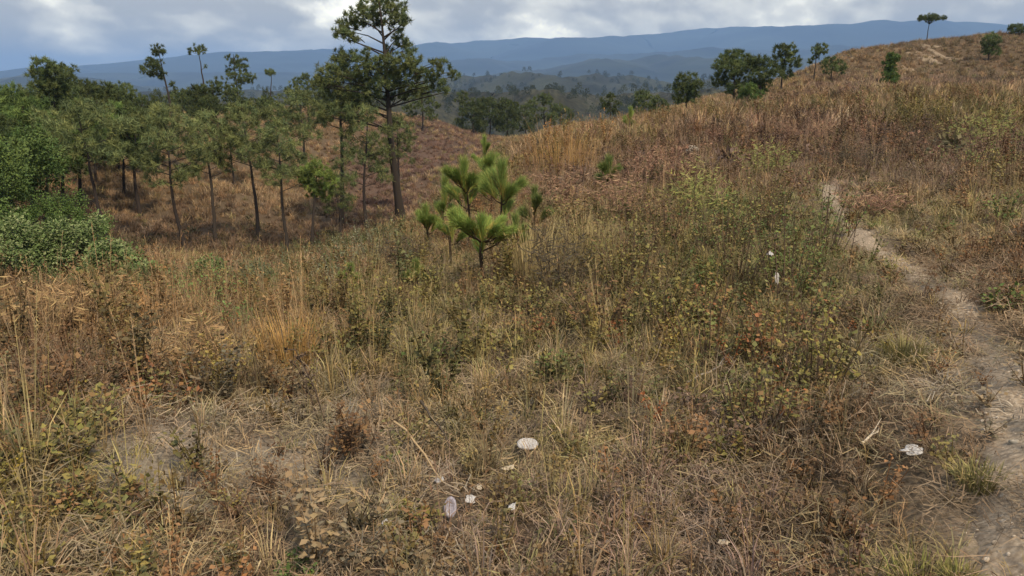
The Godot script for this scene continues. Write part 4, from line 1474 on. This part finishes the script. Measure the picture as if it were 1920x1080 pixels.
const SHRUBS := [
	[1.09, -3.04, 0.50, 0.42, "olive", "twiggy olive shrub with bare brown stems low right of centre"],
	[1.45, -3.32, 0.68, 0.53, "yellow", "yellow leaved shrub beside the path with dark gaps"],
	[1.45, -3.85, 0.66, 0.59, "rust", "shrub with rust red leaves below the white scrap"],
	[1.12, -3.98, 0.62, 0.56, "olive", "olive leafy shrub left of the rust red one"],
	[1.28, -4.73, 0.48, 0.52, "rust", "low rusty orange shrub uphill of the olive one"],
	[2.02, -5.25, 1.01, 0.78, "green", "green leafy shrub against the left side of the path bend"],
	[1.76, -5.68, 0.92, 0.77, "olive", "mottled olive shrub left of the path bend"],
	[2.69, -6.36, 1.06, 0.67, "green", "green shrub where the path narrows"],
	[2.60, -7.49, 1.02, 1.08, "olive", "wide low olive shrub above the path bend"],
	[2.11, -8.34, 0.90, 0.82, "lime", "lime green feathery shrub on the ridge"],
	[4.12, -12.50, 0.74, 1.24, "lime", "second lime feathery shrub farther up the ridge"],
	[4.36, -6.52, 0.40, 0.63, "green", "small dark green shrub at the right edge beyond the path"],
	[8.25, -13.04, 1.03, 1.88, "lime", "large lime green shrub at the right edge on the ridge"],
	[9.93, -17.52, 1.44, 2.87, "olive", "broad olive shrub on the ridge below the hill"],
	[10.12, -21.33, 1.04, 2.52, "yellow", "yellowish shrub band below the column tree"],
	[2.80, -4.05, 0.22, 0.40, "green", "dark leafy weed at the right edge beside the path"],
	[0.38, -5.73, 0.75, 0.56, "dark", "dark twiggy shrub right of the fountain sapling"],
	[0.91, -5.61, 0.82, 0.79, "olive", "olive shrub in the middle of the slope"],
	[-0.46, -4.33, 0.30, 0.49, "green", "low green shrub on the slope below the saplings"],
	[-0.96, -5.48, 0.45, 0.62, "yellow", "yellow olive shrub left below the saplings"],
	[-1.96, -10.27, 1.09, 1.35, "grey", "grey green shrub under the tallest pine"],
	[-2.37, -8.89, 0.77, 1.12, "grey", "grey green shrub at the gully lip"],
	[-3.77, -10.58, 0.70, 0.97, "green", "dark green small bush at the gully lip"],
	[-3.06, -7.27, 0.58, 0.89, "bright", "bright green leafy plant at the gully lip"],
	[-2.25, -5.78, 0.40, 0.60, "bright", "second bright green plant nearer the orange bracken"],
	[-4.46, -9.52, 0.82, 1.09, "green", "green leafy shrub at the gully lip left of the bright plants"],
	[-5.07, -15.60, 1.18, 1.83, "grey", "grey green shrub at the gully lip under the thin pines"],
	[-5.67, -19.76, 1.48, 1.94, "green", "green shrub down on the gully lip below the round pine"],
	[-2.24, -9.62, 0.98, 1.03, "grey", "tall grey green shrub left of the tiny seedling"],
	[-1.15, -7.84, 0.52, 0.63, "dark", "dark twiggy shrub left of the fountain sapling"],
	[0.14, -4.75, 0.25, 0.43, "rust", "russet scrub low in the middle of the slope"],
	[1.50, -7.11, 0.77, 0.81, "brown", "brown scrub on the ridge left of the olive shrubs"],
	[1.25, -8.65, 0.82, 0.90, "pinkish", "pinkish dry scrub beside the lone slim sapling"],
	[2.30, -11.97, 0.80, 1.25, "pinkish", "pinkish dry scrub below the pale block stone"],
	[3.97, -8.14, 0.39, 0.92, "pinkish", "pinkish dry scrub across the path bend"],
	[7.36, -13.56, 0.83, 1.77, "dark", "dark leafless scrub on the ridge at the right"],
	[5.80, -12.82, 0.68, 1.31, "dark", "dark leafless scrub above the path end"],
	[7.13, -18.83, 0.89, 1.72, "pinkish", "pinkish scrub on the ridge under the forked pine"],
	[0.99, -4.55, 0.52, 0.66, "yellow", "yellow green leafy shrub left of the rust and olive shrubs"],
	[0.92, -6.63, 0.73, 0.88, "olive", "tall tangled olive shrub in the middle of the ridge"],
	[1.65, -8.18, 0.79, 1.03, "yellow", "yellow olive shrub left of the lime feathery one"],
	[0.65, -7.39, 0.70, 0.81, "brown", "tangled brown weed clump right of the saplings"],
	[0.63, -9.71, 0.77, 1.05, "pinkish", "tall dry weed clump behind the dull green sapling"],
	[1.92, -6.74, 0.77, 0.92, "green", "dense green shrub left of the path bend shrubs"],
	[1.85, -4.48, 0.54, 0.62, "olive", "dense olive shrub between the rust one and the path"],
	[-0.07, -4.53, 0.27, 0.51, "yellow", "low yellow green shrub under the saplings"],
	[-1.03, -4.37, 0.31, 0.51, "olive", "olive scrub left of the low green shrub"],
	[6.48, -10.62, 0.62, 1.43, "green", "dark green shrub patch at the right edge of the ridge"],
	[6.40, -9.58, 0.58, 1.24, "olive", "olive shrub cut by the right edge on the ridge"],
	[-0.69, -2.93, 0.36, 0.24, "brown", "dry brown leafy weed standing on the bare slope"],
	[-1.42, -5.04, 0.21, 0.23, "brown", "little brown weed above the dark stalks"],
	[-3.04, -4.98, 0.56, 0.86, "orange", "big tuft of orange dry bracken at the left"],
	[-3.30, -4.88, 0.48, 0.69, "orange", "orange dry bracken clump at the left edge"],
	[-1.87, -4.24, 0.38, 0.66, "orange", "rusty bracken clump left of the golden grass"],
	[-2.04, -3.72, 0.29, 0.48, "brown", "brown scrub below the big orange bracken"],
	[-2.01, -2.94, 0.33, 0.47, "brown", "dark brown leafy scrub at the left edge"],
	[-1.72, -2.78, 0.23, 0.31, "olive", "olive weed in the left foreground scrub"],
	[-1.73, -3.40, 0.26, 0.41, "rust", "rusty brown scrub on the left slope"],
	[-0.37, -2.42, 0.15, 0.21, "yellow", "yellow green weed beside the grey oval scrap"],
	[-0.48, -2.82, 0.12, 0.16, "green", "small green weed right of the brown standing weed"],
	[-0.70, -2.12, 0.08, 0.16, "bright", "small green weed at the bottom edge"],
	[0.23, -3.82, 0.24, 0.26, "green", "small green weed on the middle slope"],
	[0.56, -4.67, 0.51, 0.54, "brown", "brown scrub in the middle of the slope"],
	[0.12, -5.23, 0.35, 0.58, "olive", "olive brown scrub behind the pale grass strip"],
	[-1.61, -2.42, 0.26, 0.33, "yellow", "yellowish weed in the left foreground"],
	[-1.34, -2.18, 0.26, 0.32, "olive", "olive weed low in the left foreground"],
]
const BUSHES := [
	[-17.53, -27.68, 2.96, 4.20, "leaf", "rounded bright green bush under the leafy tree at the left"],
	[-10.68, -17.68, 1.68, 2.09, "sage", "tall sage green bush in front of the bright one"],
	[-11.25, -16.57, 1.57, 2.17, "sage", "sage bush at the left edge above the bracken"],
	[-14.18, -19.48, 2.18, 2.61, "leaf", "green bush cut by the left edge"],
	[-8.54, -15.52, 0.96, 1.32, "sage", "low sage bush trailing right of the tall one"],
	[-7.09, -13.97, 0.66, 0.95, "sage", "small sage bush at the end of the bush row"],
	[-7.33, -17.46, 0.46, 0.77, "sage", "tiny round bush on the pinkish bare knoll"],
]
const LITTER := [
	[0.07, -3.04, 0.12, 0.07, 0.0, "white oval plastic lid lying on the grass"],
	[-0.02, -2.82, 0.09, 0.03, 0.2, "narrow cream scrap below the white oval lid"],
	[-0.29, -2.66, 0.07, 0.03, 0.7, "bright white scrap at the end of the thin stick"],
	[-0.23, -2.48, 0.06, 0.10, 0.1, "upright lilac grey oval plastic scrap"],
	[-0.16, -2.54, 0.06, 0.04, 0.4, "crumpled white scrap right of the lilac grey oval"],
	[-0.13, -2.65, 0.03, 0.03, 0.3, "tiny cream scrap above the crumpled white one"],
	[0.00, -2.45, 0.05, 0.04, 0.9, "small white scrap right of the crumpled one"],
	[-0.44, -2.28, 0.03, 0.03, 0.5, "tiny pale blue scrap near the bottom edge"],
	[1.46, -2.48, 0.10, 0.05, 0.2, "flat white scrap left of the path"],
	[2.06, -5.85, 0.10, 0.12, 0.3, "white scrap caught in the leafy shrubs"],
	[1.93, -5.28, 0.06, 0.17, 1.2, "thin white strip hanging in the shrubs"],
	[1.42, -4.43, 0.09, 0.05, 0.2, "pale flat scrap under the olive shrub"],
	[0.70, -2.17, 0.06, 0.03, 0.4, "pale grey scrap at the bottom edge"],
	[-10.00, -37.28, 0.60, 0.38, 0.3, "far pale scrap down in the gully"],
]
const STONES := [
	[3.75, -15.80, 0.28, 0.21, "pale block shaped stone among the ridge grass"],
	[1.78, -2.41, 0.05, 0.03, "small pale stone on the path edge"],
]
const STICKS := [
	[-0.52, -3.08, -0.27, -2.65, 0.012, "thin tan stick pointing to the bright white scrap"],
	[1.35, -2.64, 1.48, -2.75, 0.012, "short pale bent stick right of the twiggy shrub"],
	[-0.43, -3.31, -0.27, -2.98, 0.014, "dark broken stick above the thin tan one"],
	[0.90, -3.56, 1.24, -3.94, 0.012, "grey stick lying under the olive shrub"],
]
const STALKS := [
	[-0.90, -3.32, 0.40, "dark dead stalk with seed heads left of the brown weed"],
	[-0.99, -3.52, 0.34, "shorter dark stalk leaning beside the taller one"],
	[2.59, -5.60, 0.50, "thin dark dead stalk at the path bend"],
]
const TUSSOCKS := [
	[1.17, -1.84, 0.13, 0.29, "green", "bright green grass tussock at the bottom edge by the path"],
	[1.56, -2.24, 0.10, 0.23, "olive", "yellow green tussock left of the path"],
	[1.26, -1.82, 0.09, 0.14, "green", "small green tussock beside the bright bottom one"],
	[1.95, -3.51, 0.15, 0.34, "olive", "olive tussock along the path"],
	[-1.37, -4.30, 0.37, 0.41, "golden", "golden upright grass clump left of centre"],
	[1.03, -14.55, 1.15, 1.46, "golden", "tall golden grass clump on the ridge right of the saplings"],
	[0.18, -6.26, 0.55, 0.51, "straw", "tall straw clump right of the fountain sapling"],
	[0.69, -6.69, 0.54, 0.59, "straw", "straw grass clump between sapling and olive shrub"],
]
const PATCHES := [
	[-7.28, -14.05, 1.24, "lipgreen"],
	[-5.12, -12.80, 1.18, "lipgreen"],
	[-5.09, -17.26, 1.67, "lipgreen"],
	[-3.53, -17.83, 1.69, "lipgreen"],
	[-7.88, -33.75, 2.47, "lipgreen"],
	[-2.74, -18.84, 1.09, "lipgreen"],
	[-3.98, -6.58, 1.28, "orange"],
	[-1.96, -5.68, 0.75, "orange"],
	[-2.24, -4.70, 0.54, "orange"],
	[-2.29, -3.32, 0.62, "brown"],
	[-1.83, -3.34, 0.47, "brown"],
	[-1.70, -4.13, 0.40, "olive"],
	[-1.44, -2.73, 0.32, "bare"],
	[-0.87, -2.73, 0.26, "bare"],
	[-1.35, -2.72, 0.24, "bare"],
	[-1.21, -3.18, 0.40, "grey"],
	[-0.89, -3.61, 0.29, "grey"],
	[-0.04, -3.47, 0.16, "bare"],
	[-0.19, -4.13, 0.44, "straw"],
	[-0.73, -4.82, 0.58, "olive"],
	[-1.29, -6.68, 0.75, "olive"],
	[0.49, -4.68, 0.64, "olive"],
	[1.19, -5.56, 0.76, "olive"],
	[1.94, -5.59, 0.74, "green"],
	[1.40, -4.22, 0.54, "rust"],
	[2.97, -7.62, 0.77, "green"],
	[1.57, -3.47, 0.35, "olive"],
	[0.79, -8.44, 0.86, "straw"],
	[1.22, -19.19, 1.65, "golden"],
	[2.35, -13.80, 1.60, "pink"],
	[6.50, -21.11, 2.52, "pink"],
	[8.66, -19.35, 2.27, "pink"],
	[5.03, -24.85, 2.17, "golden"],
	[6.11, -11.66, 1.41, "mauve"],
	[4.22, -7.15, 0.78, "straw"],
	[5.49, -12.11, 1.14, "mauve"],
	[3.26, -4.98, 0.53, "brown"],
	[12.17, -20.79, 2.23, "olive"],
	[0.09, -2.92, 0.47, "straw"],
	[0.61, -3.26, 0.52, "straw"],
	[0.45, -2.56, 0.48, "mauve"],
	[1.02, -2.62, 0.41, "brown"],
	[0.65, -2.34, 0.41, "mauve"],
	[1.19, -2.31, 0.43, "brown"],
	[1.71, -3.00, 0.38, "grey"],
	[-0.51, -2.41, 0.42, "grey"],
	[-1.18, -2.20, 0.53, "straw"],
	[-1.42, -2.08, 0.42, "olive"],
	[-1.62, -2.52, 0.36, "yellow"],
	[-0.89, -2.40, 0.26, "brown"],
	[-0.93, -2.10, 0.30, "brown"],
	[1.14, -2.02, 0.30, "olive"],
	[0.08, -2.32, 0.30, "brown"],
	[7.49, -13.13, 1.62, "pink"],
]
const FARPATCHES := [
	[-12.69, -66.33, 3.84, "burnt"],
	[-9.37, -83.55, 5.68, "burnt"],
	[-8.33, -108.69, 5.43, "burnt"],
	[-11.44, -73.76, 4.25, "burnt"],
	[-10.22, -54.85, 3.18, "burnt"],
	[-18.75, -66.66, 3.94, "gold"],
	[-19.06, -80.28, 4.70, "gold"],
	[-27.08, -71.84, 5.46, "gold"],
	[-15.15, -39.42, 3.31, "floor"],  # these gully patches carry the tree shade painted into soil and plants
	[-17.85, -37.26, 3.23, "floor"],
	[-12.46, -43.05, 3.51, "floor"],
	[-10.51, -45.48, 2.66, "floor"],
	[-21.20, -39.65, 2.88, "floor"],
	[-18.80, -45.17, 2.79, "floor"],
	[-21.76, -46.08, 3.26, "gold"],
	[-19.56, -51.88, 5.92, "gold"],
	[-15.28, -53.48, 3.56, "gold"],
	[-26.37, -52.40, 4.17, "gold"],
	[-29.84, -89.55, 6.71, "gold"],
	[-8.62, -20.27, 1.88, "knoll"],
	[-10.51, -28.13, 1.71, "knoll"],
	[17.25, -46.27, 3.87, "pink"],
	[30.69, -60.40, 5.78, "pink"],
	[50.76, -83.83, 8.37, "rusty"],
	[37.99, -81.97, 5.14, "gold"],
	[41.13, -65.12, 3.29, "dark"],
	[50.55, -88.68, 5.81, "rusty"],
]
# x, z and weight of the survey points that shape the ground
const SURVEY := [
	-0.8112, -0.7409, -2.00484, -1.1819, -1.0924, -0.29527, -1.6268, -1.5305, -0.60053, -1.9340, -1.8301, 0.04882, -2.2952, -2.2181, 1.29486, -2.5856, -2.5461, -3.22883,
	-0.5512, -0.6435, 0.52893, -0.7247, -0.8688, 1.10491, -0.9348, -1.1297, 0.51639, -1.1728, -1.4253, 0.55802, -1.4109, -1.7316, 0.25117, -1.7017, -2.1066, 0.80328,
	-1.9017, -2.4174, -0.19329, -2.1925, -2.8345, -0.58606, -0.3470, -0.4970, -2.06485, -0.4524, -0.6819, -0.70067, -0.5608, -0.8635, -0.19650, -0.6724, -1.0457, -0.28011,
	-0.8671, -1.3559, -0.00338, -1.0446, -1.6418, 0.25096, -1.2102, -1.9190, -0.30842, -1.4138, -2.2563, 0.39514, -1.5856, -2.5990, 0.41167, -1.8408, -3.0746, -0.77731,
	-0.2690, -0.5432, 1.55216, -0.3485, -0.7404, 0.29403, -0.4258, -0.9243, 0.06245, -0.5074, -1.1136, -0.42047, -0.6357, -1.4031, -0.12182, -0.7590, -1.6825, -0.01509,
	-0.8652, -1.9357, -0.68123, -0.9244, -2.0718, -0.30470, -1.0627, -2.3893, 0.45052, -1.1953, -2.7649, 0.11326, -1.3779, -3.2566, -1.64363, -0.2391, -0.7749, 0.04522,
	-0.2870, -0.9509, 0.37285, -0.3413, -1.1441, 0.76989, -0.4169, -1.4058, 0.08554, -0.5510, -1.8663, 0.34045, -0.7195, -2.4620, 0.33130, -0.8102, -2.8308, 0.40472,
	-0.9454, -3.4074, 0.28807, -1.0017, -3.6173, -2.82368, -0.1142, -0.5860, -0.27966, -0.1722, -0.9528, -0.79441, -0.2019, -1.1349, -0.55786, -0.2481, -1.4054, 1.53590,
	-0.3103, -1.7647, 0.51669, -0.4123, -2.3622, -0.49592, -0.4700, -2.7111, -0.26239, -0.5272, -3.0908, 1.47644, -0.5984, -3.5969, -2.13590, -0.0789, -0.9523, 0.38678,
	-0.0977, -1.2100, -0.57791, -0.1166, -1.4617, -0.31535, -0.1500, -1.8912, 3.24509, -0.1889, -2.3904, 2.89273, -0.2190, -2.7846, 0.86839, -0.2518, -3.2484, 0.81036,
	-0.2805, -3.6613, -0.93207, 0.0000, -0.5970, 0.57053, 0.0000, -0.7885, -0.29437, 0.0000, -0.9491, 0.26220, 0.0000, -1.1527, 0.16921, 0.0000, -1.3779, -1.53506,
	0.0000, -1.7918, -3.80799, 0.0000, -2.1972, -2.41060, 0.0000, -2.5649, -1.02279, 0.0000, -3.0445, -0.89585, 0.0000, -3.6288, 1.06738, 0.0848, -0.9388, 0.24279,
	0.1161, -1.3387, 0.63832, 0.1517, -1.7853, 0.83452, 0.2004, -2.3895, -1.23315, 0.2228, -2.6533, 0.51319, 0.2671, -3.1807, 0.76622, 0.3057, -3.6593, -2.38281,
	0.1368, -0.5811, 0.05562, 0.1705, -0.7620, -0.46236, 0.1997, -0.9145, -0.06418, 0.2719, -1.2980, -0.07570, 0.3703, -1.8083, 0.04458, 0.5073, -2.5143, -0.36235,
	0.6018, -2.9845, 1.63215, 0.7156, -3.5575, 1.76636, 0.3064, -0.8845, 0.38619, 0.4154, -1.2501, 0.14260, 0.5702, -1.7556, 1.28047, 0.7797, -2.4436, -0.08587,
	0.9216, -2.9017, 0.25006, 1.0938, -3.4600, -2.61412, 0.2614, -0.5367, 1.79657, 0.3248, -0.7017, -0.08801, 0.3827, -0.8471, 0.54042, 0.5203, -1.2004, 0.21880,
	0.6185, -1.4490, -1.16266, 0.7189, -1.7001, -0.92992, 1.0024, -2.4152, -0.08510, 1.1897, -2.8852, -0.27026, 1.4068, -3.4368, -6.37799, 0.4367, -0.8055, -0.13736,
	0.5995, -1.1527, -0.89626, 0.7476, -1.4622, 1.73987, 0.8779, -1.7366, 0.48815, 1.1852, -2.3842, -0.30508, 1.4682, -2.9780, 1.62716, 1.6229, -3.3219, -2.01940,
	0.3257, -0.4893, -1.73873, 0.4051, -0.6403, -1.33151, 0.5347, -0.8799, 0.18008, 0.6622, -1.1179, 1.42186, 0.8965, -1.5514, 0.18273, 1.3118, -2.3170, -0.46508,
	1.7010, -3.0433, 2.97491, 1.8013, -3.2475, -5.50389, 0.4448, -0.6134, 2.61932, 0.5816, -0.8350, -0.13517, 0.7196, -1.0597, -0.96765, 0.9579, -1.4461, -1.41571,
	1.3991, -2.1498, 1.14280, 1.6082, -2.4872, -1.04026, 1.8298, -2.8403, 4.54082, 1.9802, -3.1222, -5.74507, 0.5018, -0.5465, -2.30905, 0.8350, -0.9713, 0.30537,
	1.1146, -1.3291, 0.81545, 1.6301, -1.9804, 0.07366, 2.0196, -2.4717, 2.98302, 2.3163, -2.8817, -4.71630, 0.7402, -0.6435, -0.19389, 1.2311, -1.1343, -0.59868,
	1.9379, -1.8260, -0.05359, 2.6205, -2.5101, -5.27191, 0.0000, -0.2624, -0.38566, 0.1312, -0.2272, 0.24643, 0.2272, -0.1312, 0.51662, 0.2624, -0.0000, -0.02845,
	0.2272, 0.1312, -0.07545, 0.1312, 0.2272, -0.02304, 0.0000, 0.2624, -0.02691, -0.1312, 0.2272, -0.04434, -0.2272, 0.1312, -0.08366, -0.2624, 0.0000, -0.04227,
	-0.2272, -0.1312, 0.38174, -0.1312, -0.2272, 0.26339, 0.8473, -0.0000, 0.63812, 1.7918, -0.0000, 0.60166, 3.0445, -0.0000, -1.46911, 0.7338, 0.4236, -0.10929,
	1.5517, 0.8959, 0.36548, 2.6366, 1.5223, -1.27943, 0.4236, 0.7338, 0.02695, 0.8959, 1.5517, 0.43966, 1.5223, 2.6366, -0.96690, 0.0000, 0.8473, 0.07813,
	0.0000, 1.7918, 0.34433, 0.0000, 3.0445, -1.85574, -0.4236, 0.7338, 0.19966, -0.8959, 1.5517, -0.59097, -1.5223, 2.6366, 1.00618, -0.7338, 0.4236, 0.22045,
	-1.5517, 0.8959, -0.64495, -2.6366, 1.5223, 0.43348, -0.8473, 0.0000, 0.65709, -1.7918, 0.0000, -0.89258, -3.0445, 0.0000, 0.08095, -4.1641, -0.0000, -0.02625,
	-4.7095, -0.0000, 0.12783, -5.4567, -0.0000, 0.20023, -3.6062, -2.0820, 0.21997, -4.0786, -2.3548, 0.02576, -4.7257, -2.7284, 0.06306, -2.9444, -2.9444, 1.82063,
	-3.3301, -3.3301, -0.18026, -3.8585, -3.8585, 0.05120, -2.0820, -3.6062, 1.43768, -2.3548, -4.0786, -0.18606, -2.7284, -4.7257, -0.03044, -1.0777, -4.0222, 2.98208,
	-1.2189, -4.5491, -0.31488, -1.4123, -5.2708, 0.01180, 0.0000, -4.1641, 1.14823, 0.0000, -4.7095, -0.22083, 0.0000, -5.4567, 0.00535, 0.7231, -4.1008, 1.34110,
	0.8178, -4.6380, -0.42019, 0.9476, -5.3738, 0.16104, 1.4242, -3.9130, 6.01819, 1.6108, -4.4255, -1.14449, 1.8663, -5.1277, 0.16044, 2.0820, -3.6062, 8.64088,
	2.3548, -4.0786, -1.40522, 2.7284, -4.7257, -0.19933, 2.9444, -2.9444, 5.80923, 3.3301, -3.3301, -0.84263, 3.8585, -3.8585, -0.16282, 3.6062, -2.0820, 1.29407,
	4.0786, -2.3548, -0.23684, 4.7257, -2.7284, -0.00424, 4.1641, -0.0000, 0.94034, 4.7095, -0.0000, -0.00515, 5.4567, -0.0000, 0.09549, 3.1899, 2.6766, 1.00627,
	3.6077, 3.0272, 0.07373, 4.1801, 3.5075, 0.21112, 0.0000, 4.1641, 0.91207, 0.0000, 4.7095, 0.02961, 0.0000, 5.4567, 0.21036, -3.1899, 2.6766, -0.57770,
	-3.6077, 3.0272, 0.15893, -4.1801, 3.5075, 0.14667,
]
const SURVEY_LEVEL := -7.32907
const FAR_RANGE := [
	[-5693, -5029, 93],
	[-5027, -5213, 41],
	[-4874, -6135, 18],
	[-4286, -6525, 43],
	[-3722, -6200, 107],
	[-3691, -6680, 118],
	[-3256, -7251, 192],
	[-2610, -6864, 230],
	[-1943, -7159, 261],
	[-1792, -7771, 292],
	[-1310, -7425, 263],
	[-782, -7222, 324],
	[-532, -7859, 363],
	[210, -7753, 402],
	[584, -7198, 370],
	[1229, -7589, 416],
	[2012, -7661, 489],
	[2495, -6865, 449],
	[3325, -6689, 485],
	[4328, -6705, 460],
	[4791, -5750, 408],
	[5411, -4893, 287],
]
const SECOND_RANGE := [
	[-3765, -3762, -2],
	[-3046, -4191, -4],
	[-2849, -4844, 35],
	[-2252, -4993, 50],
	[-1599, -4875, 47],
	[-1174, -5370, 61],
	[-757, -5556, 111],
	[-281, -5161, 134],
	[73, -5342, 128],
	[461, -5650, 177],
	[850, -5216, 166],
	[1235, -5058, 198],
	[1780, -5353, 193],
	[2163, -4989, 212],
	[2541, -4462, 174],
	[3387, -4376, 152],
]
const MIDDLE_RANGE := [
	[-2545, -2543, -1],
	[-2116, -2657, -16],
	[-2052, -3119, 3],
	[-1950, -3165, 16],
	[-1718, -2923, 29],
	[-1739, -3173, 3],
	[-1683, -3405, -21],
	[-1241, -3223, -34],
	[-928, -3371, -45],
	[-671, -3753, -32],
	[-244, -3557, -0],
	[-23, -3409, 36],
	[154, -3754, 53],
	[325, -3674, 83],
	[400, -3361, 92],
	[541, -3610, 91],
	[707, -3716, 114],
	[838, -3328, 93],
	[1115, -3345, 97],
	[1525, -3498, 83],
	[1904, -2977, 79],
	[2400, -2445, 49],
]
const NEAR_RANGE := [
	[-1027, -1185, -11],
	[-773, -1170, -17],
	[-693, -1325, -19],
	[-530, -1511, -21],
	[-300, -1408, -6],
	[-195, -1425, -2],
	[-109, -1596, 6],
	[0, -1497, 14],
	[96, -1398, 10],
	[212, -1552, 10],
	[313, -1524, -2],
	[369, -1348, 3],
	[524, -1417, 1],
	[796, -1383, 4],
	[925, -1088, 1],
]
const FOOT_RANGE := [
	[-311, -388, -9],
	[-260, -496, -12],
	[-156, -492, -11],
	[-85, -474, -9],
	[-45, -547, -7],
	[-11, -540, -7],
	[20, -479, -4],
	[54, -524, -8],
	[91, -549, -8],
	[108, -477, -5],
	[146, -482, -4],
	[255, -500, -5],
]
